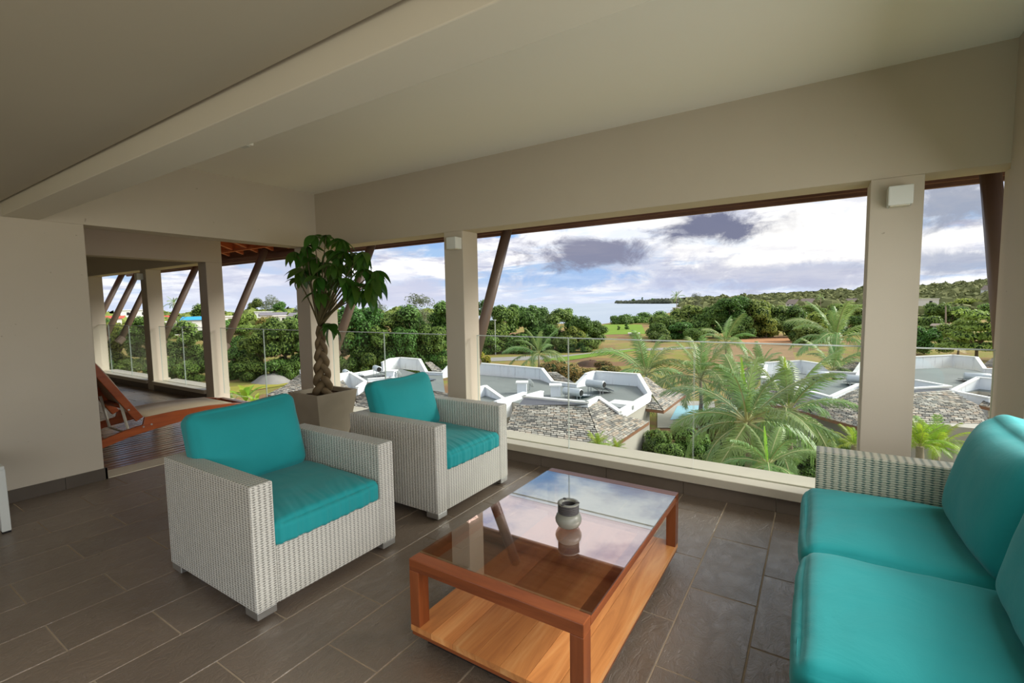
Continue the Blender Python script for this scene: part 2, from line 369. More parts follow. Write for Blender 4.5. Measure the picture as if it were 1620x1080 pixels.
# slate floor tiles, one object each where the photo shows them
pit = .3133
def tile_mesh(w, d, seed):
    m = MB(); m.box(0, w, 0, d, -.012, 0); return m.mesh('tile', tile)
tcache = {}
def put_tile(x0, x1, y0, y1, parent, z=0, mt=None):
    k = (round(x1-x0, 3), round(y1-y0, 3))
    if k not in tcache:
        bm = bmesh.new(); me = tile_mesh(k[0], k[1], 0); bm.from_mesh(me)
        top = [e for e in bm.edges if all(v.co.z > -.001 for v in e.verts)]
        bmesh.ops.bevel(bm, geom=top, offset=.0025, segments=1, affect='EDGES'); bm.to_mesh(me); bm.free(); tcache[k] = me
    o = bpy.data.objects.new('tile', tcache[k]); col.objects.link(o); o.parent = parent
    o.location = (x0, y0, z + rnd.uniform(-.0006, .0006)); o.rotation_euler = (rnd.uniform(-.0006, .0006), 0, 0)
g = .0055
def tile_field(X1, ncol, ylo, yhi, parent, off=0):
    for c in range(ncol):
        x1 = X1-pit*c; x0 = x1-pit; par = (c+off) % 2
        ys = [.588+.3133*k for k in range(-14, 14) if k % 2 == par]
        for a, b in zip(ys[:-1], ys[1:]):
            a_, b_ = max(a, ylo), min(b, yhi)
            if b_-a_ < .03: continue
            yield x0+g/2, x1-g/2, a_+g/2, b_-g/2
for t_ in tile_field(-.2, 16, .25, YW, fl): put_tile(*t_, fl)
for t_ in tile_field(-.2+pit*3, 3, .25, YW, fl, 1): put_tile(*t_, fl)
rest = MB()
for t_ in list(tile_field(-.2, 16, -3.1, .25, fl))+list(tile_field(-.2+pit*3, 3, -3.1, .25, fl, 1)): rest.box(*t_, -.01, 0)
o = rest.build('tile_paving', tile, fl); o['kind'] = 'stuff'

# long wall with its openings
struct(boxo('ceiling', (XL, XR, 1.2, YW, HC, HC+.2), ceil))
YO = 3.93
def long_wall(name, xa, xb, cols, top=3.0):
    r_ = empty(name); struct(r_)
    boxo('lintel', (xa, xb, YW, YO, HL, top), wall, r_)
    for a, b in cols: boxo('column', (a, b, YW, YO, -.25, HL), wall, r_, bev=.004)
    return r_
lw = long_wall('wall_front', -5.45, 1.3, [(-3.165, -2.927), (.256, .510), (.897, 1.3)])
boxo('corner_column', (-5.45, -5.19, 3.54, YO, -.25, HL), wall, lw, bev=.004)
# left wall with its wide doorway to the deck
lf = empty('wall_left'); struct(lf)
boxo('wall_panel', (-5.45, XL, -3.2, 1.472, -.25, HL), wall, lf, bev=.004)
boxo('lintel', (-5.45, XL, -3.2, YW, HL, 3.0), wall, lf)
rw = empty('wall_right'); struct(rw)
boxo('lintel', (XR, XR+.25, -3.2, YW, HL, 3.0), wall, rw)
boxo('column', (XR, XR+.25, 3.25, YW, -.25, HL), wall, rw)
boxo('column', (XR, XR+.25, -3.2, -2.7, -.25, HL), wall, rw)
boxo('curb', (XR, XR+.25, -2.7, 3.25, -.25, .17), sillm, rw)
# unseen back of the room: piers, with openings made up to let in fill light
bw = empty('wall_back'); struct(bw)
boxo('lintel', (XL-.2, XR+.25, -3.45, -3.2, 2.2, 3.0), wall, bw)
boxo('column', (XL-.2, XL+.5, -3.45, -3.2, -.25, 2.2), wall, bw)
boxo('column', (XR-.4, XR+.25, -3.45, -3.2, -.25, 2.2), wall, bw)
# dropped beam and low ceiling
beam_m = mat('beam_paint_shaded', lambda N: (base(N, N.mix(N.noise(N.pos, .9, 3), (.56, .52, .43, 1), (.61, .57, .47, 1)), .7, .25)))  # darker copy of the ceiling paint, carrying the weaker light on the beam
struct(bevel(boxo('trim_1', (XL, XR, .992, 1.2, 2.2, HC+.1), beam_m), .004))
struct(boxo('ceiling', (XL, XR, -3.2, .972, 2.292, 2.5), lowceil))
struct(boxo('ceiling', (XL, XR, .96, 1.0, 2.36, 2.5), blackm))  # black strip that paints the shade in the gap beside the beam
# tiled curb and stone sill under every opening
def sill(xa, xb, name, joint0):
    c = empty(name); struct(c)
    boxo('curb_core', (xa, xb, YW+.01, YO, -.25, .11), conc, c)
    x = joint0
    while x > xa: x -= .626
    while x < xb:
        a, b = max(x, xa), min(x+.626, xb)
        if b-a > .03: boxo('curb_tile', (a+.002, b-.002, YW-.004, YW+.012, 0, .108), curbt, c)
        x += .626
    boxo('sill_slab', (xa, xb, 3.655, 3.79, .108, .172), sillm, c, bev=.005)
    boxo('sill_slab', (xa, xb, 3.83, 4.06, .108, .168), sillm, c, bev=.005)
    boxo('glazing_channel', (xa, xb, 3.79, 3.83, .108, .125), blackm, c)
    return c
sill(-5.19, -3.165, 'trim_2', -.197); sill(-2.927, .256, 'trim_3', -.197); sill(.510, .897, 'trim_4', -.197)
tag(bevel(boxo('curb_tile', (-3.165, -2.927, YW-.012, YW-.001, 0, .108), curbt, lw), .001))
# skirting tiles on the left wall
sk = empty('baseboard_left'); struct(sk)
for a, b in ((-.05, .583), (.587, 1.208), (1.212, 1.49)):
    boxo('skirting_tile', (XL, XL+.014, a, b, 0, .1), bbt, sk, bev=.001)
boxo('skirting_tile', (-5.45, XL+.014, 1.474, 1.488, 0, .1), bbt, sk)
struct(boxo('trim_5', (-5.47, XL-.012, 1.472, 3.54, -.2, .004), conc))          # stone threshold

# ------------------------------------------------------------------ glass railings
edge_top = mat('polished_glass_edge', lambda N: (base(N, (.62, .70, .66, 1), .2, .6)))
def railing(label, spans, posts=()):
    r_ = tag(empty('glass_railing', ((spans[0][0]+spans[-1][1])/2, 3.81, .14)), label, 'railing', None)
    for a, b in spans:
        me = MB().box(a+.004, b-.004, 3.804, 3.816, .13, 1.165)
        me = me.mesh('glass_pane', glass); me.materials.append(glass_edge)
        for p in me.polygons:
            if abs(p.normal.x) > .5: p.material_index = 1
        o = bpy.data.objects.new('glass_pane', me); col.objects.link(o); o.parent = r_
        o.matrix_parent_inverse = Matrix.Translation((-(spans[0][0]+spans[-1][1])/2, -3.81, -.14))
        MB().box(a+.004, b-.004, 3.8035, 3.8165, 1.1652, 1.173).build('polished_edge', edge_top, o)
    return r_
railing('frameless glass railing of two panes below the narrow opening behind the potted tree', [(-5.15, -4.21), (-4.21, -3.10)])
railing('long frameless glass railing of three panes across the widest opening', [(-2.87, -1.854), (-1.854, -.782), (-.782, .256)])
railing('single glass pane railing in the slim opening above the sofa', [(.47, .88)])
railing('glass railing along the wooden deck behind the reclined lounger', [(-7.93, -6.712), (-6.712, -5.45)])
railing('glass railing with one joint in the nearer window of the far room', [(-10.13, -9.229), (-9.229, -8.25)])
railing('glass railing with two joints in the farther window of the far room', [(-13.1, -12.56), (-12.56, -11.505), (-11.505, -10.45)])

# ------------------------------------------------------------------ deck and the far room
dk = empty('deck'); struct(dk)
boxo('deck_joist', (-8.0, -5.47, -.6, 4.0, -.3, -.035), blackm, dk)
nb = 27; bp = (8.0-5.475)/nb
bme = bevel(boxo('deck_board', (0, bp-.024, -.6, 3.99, -.03, 0), deck_w, dk), .003, 1)
for i in range(nb):
    o = bme if i == 0 else bme.copy()
    if i: col.objects.link(o)
    o.location = (-8.0+bp*i+.005, 0, rnd.uniform(-.0015, .0015))
    o.rotation_euler = (0, rnd.uniform(-.006, .006), 0)
f2 = struct(boxo('floor', (-14, -8.03, -.6, YW+.02, -.25, -.006), grout))
for t_ in tile_field(-8.03, 18, 1.2, YW, f2): put_tile(*t_, f2)
struct(boxo('trim_6', (-8.06, -8.0, 1.2, 3.99, -.2, .004), conc))
w2 = empty('wall_front'); struct(w2)
boxo('lintel', (-14, -8.0, YW, YO, HL, 3.0), wall, w2)
for a, b in ((-8.25, -8.0), (-10.445, -10.2), (-14, -13.08)): boxo('column', (a, b, YW, YO, -.25, HL), wall, w2, bev=.004)
sill(-10.2, -8.25, 'trim_7', -8.2); sill(-13.08, -10.445, 'trim_8', -8.2)
boxo('curb_band', (-10.445, -10.2, YW-.004, YW+.01, 0, .108), wall, w2)
tw = empty('wall_left'); struct(tw)
boxo('lintel', (-8.25, -8.0, -.6, YW, HL, 3.0), wall, tw)
boxo('wall_panel', (-8.25, -8.0, -.85, -.6, -.25, HL), wall, tw)
struct(boxo('ceiling', (-14, -8.0, -.85, YW, HC, HC+.2), ceil))
struct(boxo('wall_back', (-14, -5.45, -.85, -.6, -.25, 3.2), wall))
struct(boxo('wall_left', (-14.2, -14, -.85, YO, -.25, 3.0), wall))

# ------------------------------------------------------------------ outer roof with rafters, fascia and struts
ro = empty('roof_overhang'); struct(ro)
zf, yf, sl = 2.335, 5.0, .36
def rz_(y): return 2.60+(yf-y)*sl
MB().prism([(-15, yf+.06, rz_(yf)+.03), (-15, -4.6, rz_(-4.6)+.03), (-15, -4.6, rz_(-4.6)+.13), (-15, yf+.06, rz_(yf)+.13)], (17, 0, 0)).build('roof_boarding', raft_w, ro)
MB().box(-5.45, 2, YO, yf, 2.50, 2.52).build('soffit_board', fasc_w, ro)  # added to hide the rafters from the table glass and darken its reflection
MB().box(-15, 2, yf, yf+.045, zf, 2.66).build('fascia_board', fasc_w, ro)
MB().box(-15, 2, yf-.05, yf, zf+.03, zf+.12).build('fascia_rail', fasc_w, ro)
rf = None
for i in range(34):
    if rf is None:
        rf = MB().prism([(0, yf-.05, rz_(yf)-.10), (0, 2.2, rz_(2.2)-.14), (0, 2.2, rz_(2.2)+.02), (0, yf-.05, rz_(yf)+.02)], (.06, 0, 0)).build('rafter', raft_w, ro); o = rf
    else: o = rf.copy(); col.objects.link(o)
    o.location = (-14.8+.5*i, 0, 0)
for y in (4.75, 4.3): MB().box(-15, 2, y, y+.05, rz_(y)-.15, rz_(y)-.10).build('batten', raft_w, ro)
MB().tube([(-8.0, 3.95, 2.93), (-6.9, 4.95, 2.52)], .022).build('tie_rod', steel, ro)
MB().box(-8.0, -7.0, 4.1, 4.22, 2.62, 2.72).build('steel_bracket', steel, ro)
for X in (-3.03, -5.33, -8.13, .99, -10.45, -12.4, -13.3, -14.2):
    MB().tube([(X, 3.96, .87), (X, 4.72, 2.48)], .058, 14).build('strut', brownpost, ro, smooth=True)
    MB().tube([(X, 3.90, .80), (X, 3.99, .90)], .075, 12).build('strut_shoe', brownpost, ro)
# outside face of this floor slab and building below
struct(boxo('wall_below', (-15, 2.2, 3.0, 4.08, -10, -.25), wall))

# ------------------------------------------------------------------ wall lamps
for x, lab in ((.392, 'white box wall lamp on the right column beside the slim opening'),
               (-2.995, 'white box wall lamp on the middle column right of the potted tree'),
               (-10.36, 'small white box wall lamp on the column of the far room')):
    w_ = .058
    t_ = tag(empty('wall_lamp', (x, YW, 2.02)), lab, 'lamp')
    o = MB().box(-w_, w_, -.10, 0, 0, .112).build('lamp_housing', wmetal, t_, bev=.006)
    o = MB().box(-w_+.012, w_-.012, -.085, -.015, -.004, 0).build('lamp_lens', creammetal, t_)
t_ = tag(empty('smoke_detector', (-4.049, 2.22, 2.85)), 'small white square sensor on the ceiling beside the beam', 'detector')
MB().box(-.07, .07, -.05, .05, -.03, 0).build('detector_body', ceil, t_, bev=.008)
MB().box(-.045, .045, -.03, .03, -.036, -.03).build('detector_cover', wmetal, t_)

# ------------------------------------------------------------------ cushions
def cushion(name, size, parent, m=teal, bulge=.02, rnd_=.05, wrinkle=.0, pleat=0.0, seed=0, seg=30, pinch=.0, seam=True):
    """soft box: rounded edges, crown on top, noise wrinkles; origin at bottom centre"""
    lx, ly, lz = size
    bm = bmesh.new(); bmesh.ops.create_cube(bm, size=1)
    bmesh.ops.subdivide_edges(bm, edges=bm.edges[:], cuts=seg, use_grid_fill=True)
    for v in bm.verts:
        p = v.co.copy(); q = Vector((p.x*lx, p.y*ly, p.z*lz)); r_ = min(rnd_, lz*.49, lx*.49)
        inner = Vector((max(-lx/2+r_, min(lx/2-r_, q.x)), max(-ly/2+r_, min(ly/2-r_, q.y)), max(-lz/2+r_, min(lz/2-r_, q.z))))
        d = q-inner
        if d.length > 1e-6: q = inner+d.normalized()*r_*min(1.0, max(abs(d.x), abs(d.y), abs(d.z))/r_)
        ux, uy, uz = 2*p.x, 2*p.y, 2*p.z
        cx = (1-ux**4); cy = (1-uy**4); cz = (1-uz**4)
        dirn = (q-inner*.0)
        nrm = Vector((ux**7, uy**7, uz**7)); nrm = nrm.normalized() if nrm.length > 0 else nrm
        q.x += bulge*.5*math.copysign(abs(ux)**5, ux)*cy*cz
        q.y += bulge*.5*math.copysign(abs(uy)**5, uy)*cx*cz
        q.z += bulge*math.copysign(abs(uz)**5, uz)*(cx*cy)**.8
        if pinch:
            k = (abs(ux)*abs(uy))**4; q.z *= 1-pinch*k; 
        sc_ = Vector((seed*3.1, seed*1.7, seed*.9))
        n1_ = noise.noise(Vector((q.x*4, q.y*4, q.z*4))+sc_); n2_ = noise.noise(Vector((q.x*14, q.y*9, q.z*9))+sc_)
        q += nrm*(wrinkle*(n1_*1.0+n2_*.5))
        if pleat and ux > -.2:
            # gathers running in from the front seam
            e = max(0, (ux-.15)/.85)
            ph = q.y*74+3.4*noise.noise(Vector((q.y*5, q.x*2, 3+seed)))+q.x*16
            amp = pleat*(e**1.5)*(.55+.45*noise.noise(Vector((q.y*7, 1.3, seed))))
            q += nrm*(amp*.6*math.sin(ph)+amp*.42*math.sin(ph*2.3+4*noise.noise(Vector((q.y*9, q.x*5, seed)))))
        v.co = q+Vector((0, 0, lz/2))
    me = bpy.data.meshes.new(name); bm.to_mesh(me); bm.free(); me.materials.append(m)
    me.polygons.foreach_set('use_smooth', [True]*len(me.polygons))
    o = bpy.data.objects.new(name, me); col.objects.link(o); o.parent = parent
    if seam:
        ps = []; r_ = rnd_*.45
        z_ = lz*.86
        for k in range(65):
            a = 2*math.pi*k/64; c_, s_ = math.cos(a), math.sin(a)
            e_ = 14
            rr = (abs(c_)**e_+abs(s_)**e_)**(-1/e_)
            ps.append((c_*rr*(lx/2-rnd_*.12), s_*rr*(ly/2-rnd_*.12), z_))
        sm = MB().tube(ps, .0012, 4, False).build('piping', m, o, smooth=True)
    return o

# ------------------------------------------------------------------ wicker armchairs
def make_chair(label):
    # origin: floor, centre; front faces +X ; footprint .86 x .86
    t = tag(empty('wicker_armchair'), label, 'armchair')
    D_, Wd, Ht, ar = .44, .434, .662, .11
    fb = MB()
    fb.box(-D_, D_, -Wd, -Wd+ar, .055, Ht)
    fr = fb.build('armrest', wicker, t, boxuv=True, bev=.008)
    fb = MB().box(-D_, D_, Wd-ar, Wd, .055, Ht); fb.build('armrest', wicker, t, boxuv=True, bev=.008)
    MB().box(D_-.10, D_-.001, -Wd+ar, Wd-ar, .055, .335).build('front_apron', wicker, t, boxuv=True, bev=.006)
    MB().box(-D_+.001, -D_+.10, -Wd+ar, Wd-ar, .055, Ht-.001).build('backrest', wicker, t, boxuv=True, bev=.008)
    MB().box(-D_+.1, D_-.1, -Wd+ar, Wd-ar, .27, .325).build('seat_base', wicker, t, boxuv=True)
    for sx in (-1, 1):
        for sy in (-1, 1):
            l = MB().box(min(sx*(D_-.004), sx*(D_-.11)), max(sx*(D_-.004), sx*(D_-.11)), min(sy*(Wd-.004), sy*(Wd-.10)), max(sy*(Wd-.004), sy*(Wd-.10)), .018, .056)
            lo = l.build('leg', alu, t, bev=.003)
            MB().lathe([(0, 0), (.022, 0), (.022, .02), (0, .02)], 12, (sx*(D_-.05), sy*(Wd-.05), 0)).build('foot_glide', blackm, lo)
    c = cushion('seat_cushion', (.76, 2*(Wd-ar)-.004, .125), t, teal, .03, .034, .004, .0085, seed=1, seg=72)
    c.location = (.06, 0, .33); c.rotation_euler = (0, R(1.2), 0)
    return t
ch1 = make_chair('white wicker armchair with teal cushions, the nearer one at the left')
ch1.location = (-2.588, 1.547, 0)
ch2 = copy_tree(ch1); ch2.location = (-2.563, 2.775, 0)
ch2['label'] = 'white wicker armchair with teal cushions standing beside the concrete planter'
ch1['group'] = ch2['group'] = 'wicker armchairs'
def pillow_of(ch, seed, lean, yo, rx, x=-.30, z=.447, rz=0, sz=(.15, .63, .45)):
    o = cushion('back_pillow', sz, ch, teal, .012, .05, .006, 0, seed=seed, seg=34, seam=False)
    for v in o.data.vertices:                                             # fuller front, pinched upper corners
        u = v.co.y/(sz[1]/2); w = v.co.z/sz[2]
        if v.co.x > 0: v.co.x += .05*(1-u**4)*(1-(2*w-.85)**4 if abs(2*w-.85) < 1 else 0)
        v.co.z += .012*u*u*w
    o.location = (x, yo, z); o.rotation_euler = (rx, lean, rz)
    return o
pillow_of(ch1, 3, R(-13), -.035, R(2.0), x=-.245, z=.452)
pillow_of(ch2, 5, R(-17), .0, R(1.0), x=-.225, z=.44)

# ------------------------------------------------------------------ wicker sofa
so = tag(empty('wicker_sofa', (.44, 1.86, 0)), 'three seat wicker sofa with turquoise cushions along the right wall', 'sofa')
def sp(b): return (b[0]-.44, b[1]-.44, b[2]-1.86, b[3]-1.86, b[4], b[5])
for b, nm in (((.022, .855, 3.03, 3.156, .05, .65), 'armrest'), ((.022, .855, .56, .69, .05, .65), 'armrest'),
              ((.03, .12, .69, 3.03, .05, .30), 'front_apron'), ((.12, .76, .69, 3.03, .24, .30), 'seat_base'), ((.76, .855, .69, 3.03, .05, .649), 'backrest')):
    MB().box(*sp(b)).build(nm, wicker_s, so, boxuv=True, bev=.007)
for x in (.06, .80):
    for y in (.64, 3.06): MB().box(x-.04-.44, x+.04-.44, y-.04-1.86, y+.04-1.86, 0, .05).build('leg', alu, so)
for i, yc in enumerate((2.635, 1.855, 1.075)):
    c = cushion('seat_cushion', (.78, .782, .165), so, teal, .03, .055, .006, .0016, seed=11+i, seg=38)
    c.rotation_euler = (0, 0, R(180)+rnd.uniform(-.01, .01)); c.location = (.365-.44, yc-1.86, .29)
for i, yc in enumerate((2.60, 1.84, 1.08)):
    o = cushion('back_pillow', (.19, .72, .50), so, teal, .014, .07, .008, 0, seed=21+i, seg=34, seam=False)
    for v in o.data.vertices:
        u = v.co.y/.36; w = v.co.z/.5
        if v.co.x < 0: v.co.x -= .06*(1-u**4)*max(0, 1-(2*w-.9)**4)
        v.co.z += .02*(u*u)*w - .01*(1-w)*0
    o.location = (.63-.44, yc-1.86, .445); o.rotation_euler = (0, R(14), R(rnd.uniform(-2, 2)))

# ------------------------------------------------------------------ coffee table
tb = tag(empty('coffee_table', (-1.038, 2.055, 0)), 'low teak coffee table with bronze glass top and plank shelf', 'table')
hx, hy = .407, .655
for sx in (-1, 1):
    for sy in (-1, 1):
        x0, x1 = sorted((sx*hx, sx*(hx-.052))); y0, y1 = sorted((sy*hy, sy*(hy-.062)))
        MB().box(x0, x1, y0, y1, .098, .345).build('leg', frame_w(2), tb, bev=.002)
for sy in (-1, 1):
    y0, y1 = sorted((sy*hy, sy*(hy-.062)))
    MB().box(-hx, hx, y0, y1, .345, .395).build('end_rail', frame_w(0), tb, bev=.003)
for sx in (-1, 1):
    x0, x1 = sorted((sx*hx, sx*(hx-.052)))
    MB().box(x0, x1, -hy+.062, hy-.062, .352, .386).build('side_rail', frame_w(1), tb, bev=.003)
gy = 2.185-2.055
MB().box(-hx+.001, hx-.001, -hy+.0635, gy-.002, .3875, .3955).build('glass_top', tint_b, tb)
MB().box(-hx+.001, hx-.001, gy+.002, hy-.0635, .3875, .3955).build('glass_top', tint_a, tb)
MB().box(-hx+.052, hx-.052, gy-.012, gy+.012, .365, .387).build('cross_rail', frame_w(0), tb)
npl = 7; pw = 2*hx/npl
for i in range(npl):
    o = MB().box(-hx+pw*i+.0008, -hx+pw*(i+1)-.0008, -hy, hy, .072, .098).build('shelf_plank', teak(1), tb)
MB().prism([(-hx+.004, -hy+.004, .072), (hx-.004, -hy+.004, .072), (hx-.004, hy-.004, .072), (-hx+.004, hy-.004, .072)], (0, 0, -.02)).build('shelf_edge', frame_w(0), tb, bev=.002)
MB().box(-hx+.05, hx-.05, -hy+.05, hy-.05, 0, .052).build('plinth', blackm, tb)

# jar-shaped ashtray
j = tag(empty('ashtray', (-.985, 2.015, .3957)), 'round grey ceramic jar ashtray with dark ribbed neck on the glass top', 'ashtray')
MB().lathe([(0, 0), (.036, 0), (.052, .010), (.062, .028), (.064, .042), (.058, .060), (.047, .072), (.040, .074)], 40).build('bowl', jarm, j, smooth=True)
nk = [(.040, .070)]
for k in range(5): nk += [(.049, .072+k*.0085), (.0515, .076+k*.0085), (.048, .080+k*.0085)]
nk += [(.052, .114), (.051, .120), (.040, .120), (.036, .117), (.034, .085), (0, .083)]
MB().lathe(nk, 40).build('neck', jard, j, smooth=False)
MB().lathe([(.0335, .112), (.036, .1205), (.0515, .1215), (.0525, .117), (.049, .113)], 40).build('rim', jarm, j, smooth=True)
MB().lathe([(0, .090), (.033, .090)], 24).build('ash', soil, j)
for a in (20, 140, 260):
    o = MB().box(.034, .053, -.006, .006, .1195, .1235).build('cigarette_rest', jard, j); o.rotation_euler = (0, 0, R(a))

# white side table leg entering at the left edge
st = tag(empty('side_table', (-4.80, .52, 0)), 'white metal side table cut off by the left picture edge', 'table')
MB().box(-.32, .28, -.30, .24, .43, .455).build('table_top', wmetal, st, bev=.004)
for x, y in ((-.29, -.27), (.25, -.27), (-.29, .21)):
    l = MB().box(x-.02, x+.02, y-.02, y+.02, .012, .43).build('leg', wmetal, st, bev=.003)
    MB().box(x-.018, x+.018, y-.018, y+.018, 0, .012).build('foot_glide', blackm, l)
l = MB().prism([(.232, .20, .012), (.276, .20, .012), (.262, .20, .43), (.20, .20, .43)], (0, .045, 0)).build('leg', wmetal, st, bev=.003)
MB().box(.234, .274, .202, .243, 0, .012).build('foot_glide', blackm, l)

# ------------------------------------------------------------------ deck lounger
lg = tag(empty('sun_lounger', (-6.02, 2.2, 0)), 'reclined wooden sun lounger with cream sling on the deck', 'lounger')
YZ = lambda pts: [(p[1]-2.2, p[2]) for p in pts]
railp = YZ([(-5.7, 1.593, 0.242), (-5.7, 1.787, 0.294), (-5.7, 1.94, 0.32), (-5.7, 1.957, 0.391), (-5.7, 2.251, 0.404), (-5.7, 2.564, 0.399), (-5.7, 2.837, 0.377), (-5.7, 3.071, 0.33), (-5.7, 3.077, 0.301), (-5.7, 2.769, 0.319), (-5.7, 2.393, 0.33), (-5.7, 2.345, 0.288), (-5.7, 2.058, 0.257), (-5.7, 1.825, 0.222), (-5.7, 1.591, 0.163)])
railp = [(-1.13, .045)]+railp+[(-1.13, -.0)]
railp[0] = (-1.13, .10); railp[-1] = (-1.13, .0)
for x in (.30, -.36):
    MB().prism([(x, y, z) for y, z in railp], (.035 if x > 0 else -.035, 0, 0)).build('side_rail', loung_w, lg, bev=.005)
tops = railp[4:8]
def interp(pts, y):
    for (a, b), (c, d) in zip(pts[:-1], pts[1:]):
        if a <= y <= c: return b+(d-b)*(y-a)/(c-a)
    return pts[-1][1] if y > pts[-1][0] else pts[0][1]
sl_ = MB(); n_ = 18; y0, y1 = tops[0][0]+.01, tops[-1][0]-.02
for k in range(n_):
    a, b = y0+(y1-y0)*k/n_, y0+(y1-y0)*(k+1)/n_
    sl_.quad((-.355, a, interp(tops, a)+.004), (.312, a, interp(tops, a)+.004), (.312, b, interp(tops, b)+.004), (-.355, b, interp(tops, b)+.004))
def weld(me):
    bm = bmesh.new(); bm.from_mesh(me); bmesh.ops.remove_doubles(bm, verts=bm.verts, dist=1e-5); bm.to_mesh(me); bm.free()
o = sl_.build('seat_sling', sling, lg, smooth=True); weld(o.data); m_ = o.modifiers.new('t', 'SOLIDIFY'); m_.thickness = .006
hinge = Vector((0, railp[3][0]-.01, railp[3][1]+.055))
tipb = (-5.75, 1.607, 0.928); dirb = (Vector((0, tipb[1]-2.2, tipb[2]))-hinge); dirb.normalize(); tb_ = hinge+dirb*1.02
nb_ = Vector((0, -dirb.z, dirb.y))
for x in (.262, -.355):
    q = [hinge-nb_*.036, hinge+nb_*.036, tb_+nb_*.034, tb_-nb_*.034]
    MB().prism([(x, v.y, v.z) for v in q], (.034, 0, 0)).build('backrest_rail', loung_w, lg, bev=.006)
q = [hinge+dirb*.10, tb_-dirb*.06]
o = MB(); ks = 10
for k in range(ks):
    a = q[0].lerp(q[1], k/ks)-nb_*(.012+.03*math.sin(math.pi*k/ks)); b = q[0].lerp(q[1], (k+1)/ks)-nb_*(.012+.03*math.sin(math.pi*(k+1)/ks))
    o.quad((-.325, a.y, a.z), (.265, a.y, a.z), (.265, b.y, b.z), (-.325, b.y, b.z))
o = o.build('back_sling', sling, lg, smooth=True); weld(o.data); m_ = o.modifiers.new('t', 'SOLIDIFY'); m_.thickness = .006
for d_ in (.16, .95):
    c_ = hinge+dirb*d_
    MB().tube([(-.34, c_.y, c_.z-.012), (.28, c_.y, c_.z-.012)], .022, 8).build('crossbar', loung_w, lg, smooth=True)
for x in (.225, -.29):
    a = hinge+dirb*.26; MB().tube([(x, a.y, a.z-.02), (x+.02, a.y+.05, .235)], .014, 6).build('support_arm', creammetal, lg)
a = hinge+dirb*.26
MB().tube([(-.29, a.y+.05, .235), (.245, a.y+.05, .235)], .010, 6).build('support_bar', creammetal, lg)
for y in (-.55, .25, .82): MB().box(-.36, .30, y-.03, y+.03, interp(railp[1:8], y)-.07, interp(railp[1:8], y)-.035).build('crossbar', loung_w, lg)
for y in (.78,):
    for x in (.26, -.33): MB().box(x-.02, x+.02, y-.035, y+.035, 0, interp(railp[1:8], y)-.03).build('leg', loung_w, lg)
for py, pz in ((hinge.y, hinge.z), (hinge.y-.10, hinge.z+.12), (hinge.y+.01, hinge.z-.075), (hinge.y+.08, hinge.z-.065), (.80, .27), (.86, .27)):
    MB().tube([(.334, py, pz), (.341, py, pz)], .009, 10).build('bolt', alu, lg)

# ------------------------------------------------------------------ potted braided tree
pl = tag(empty('potted_tree', (-4.36, 3.08, 0)), 'braided money tree with hanging leaves in a tapered concrete planter', 'plant')
pm = MB(); zt = .6
def ring(h, z): return [(-h, -h, z), (h, -h, z), (h, h, z), (-h, h, z)]
rg = [ring(.155, 0), ring(.245, zt), ring(.215, zt), ring(.205, zt-.07)]
for r_ in rg: pm.v += r_
for k in range(3):
    for j_ in range(4): pm.f.append((k*4+j_, k*4+(j_+1) % 4, (k+1)*4+(j_+1) % 4, (k+1)*4+j_))
pm.f.append((3, 2, 1, 0)); pm.build('planter', planterm, pl, bev=.004)
so_ = MB(); nn_ = 10
for a in range(nn_):
    for b in range(nn_):
        f_ = lambda i, j_: (-.206+.412*i/nn_, -.206+.412*j_/nn_, zt-.045+.018*noise.noise(Vector((i*.7, j_*.7, 0))))
        so_.quad(f_(a, b), f_(a+1, b), f_(a+1, b+1), f_(a, b+1))
so_.build('potting_soil', soil, pl)
zb0, zb1 = zt-.05, 1.28
ends = []
ax_ = Vector((.577, .817, 0)); ay_ = Vector((-.817, .577, 0))
for s_ in range(3):
    pts, rad = [], []
    for k in range(60):
        t = k/59; z = zb0+(zb1-zb0)*t
        th = 2*math.pi*(t*1.9+s_/3); wv = .050*(1-t)**.8+.018; dv = .024*(1-t)**.8+.012
        c_ = ax_*(wv*math.sin(th))+ay_*(dv*math.sin(2*th)); pts.append((c_.x, c_.y, z))
        rad.append((.024*(1-t)**.8+.017)*(1+.07*math.sin(k*1.1+s_*2)))
    MB().tube(pts, rad, 10).build('trunk', plantB, pl, smooth=True)
    ends.append(Vector(pts[-1]))
# crowns: each branch tip carries palmate leaves; target tips in the planter's own frame
tips = [(0.045, -0.05, 2.204), (-0.079, -0.12, 1.869), (-0.012, 0.0, 1.982), (0.172, 0.05, 2.057), (0.441, 0.0, 2.015), (0.458, 0.1, 2.009), (0.725, 0.0, 1.834), (0.966, -0.1, 1.73), (0.467, -0.15, 1.881), (0.635, -0.2, 1.74), (0.307, -0.2, 1.766), (-0.51, 0.1, 1.799), (0.707, 0.05, 1.613), (0.271, 0.15, 1.898), (-0.066, 0.15, 1.95), (0.462, -0.1, 1.945), (0.566, 0.1, 1.928), (-0.282, 0.1, 2.061), (0.516, 0.0, 1.716), (0.243, -0.05, 1.307), (-0.015, -0.1, 2.102), (0.025, 0.05, 1.742), (0.693, -0.1, 1.671), (0.834, 0.05, 1.813), (-0.455, 0.05, 2.083), (0.273, 0.1, 2.162), (0.169, 0.0, 2.198), (0.776, -0.05, 1.987), (0.149, 0.1, 1.824), (-0.116, 0.05, 1.847), (0.97, -0.15, 1.683), (0.165, -0.1, 1.638)]
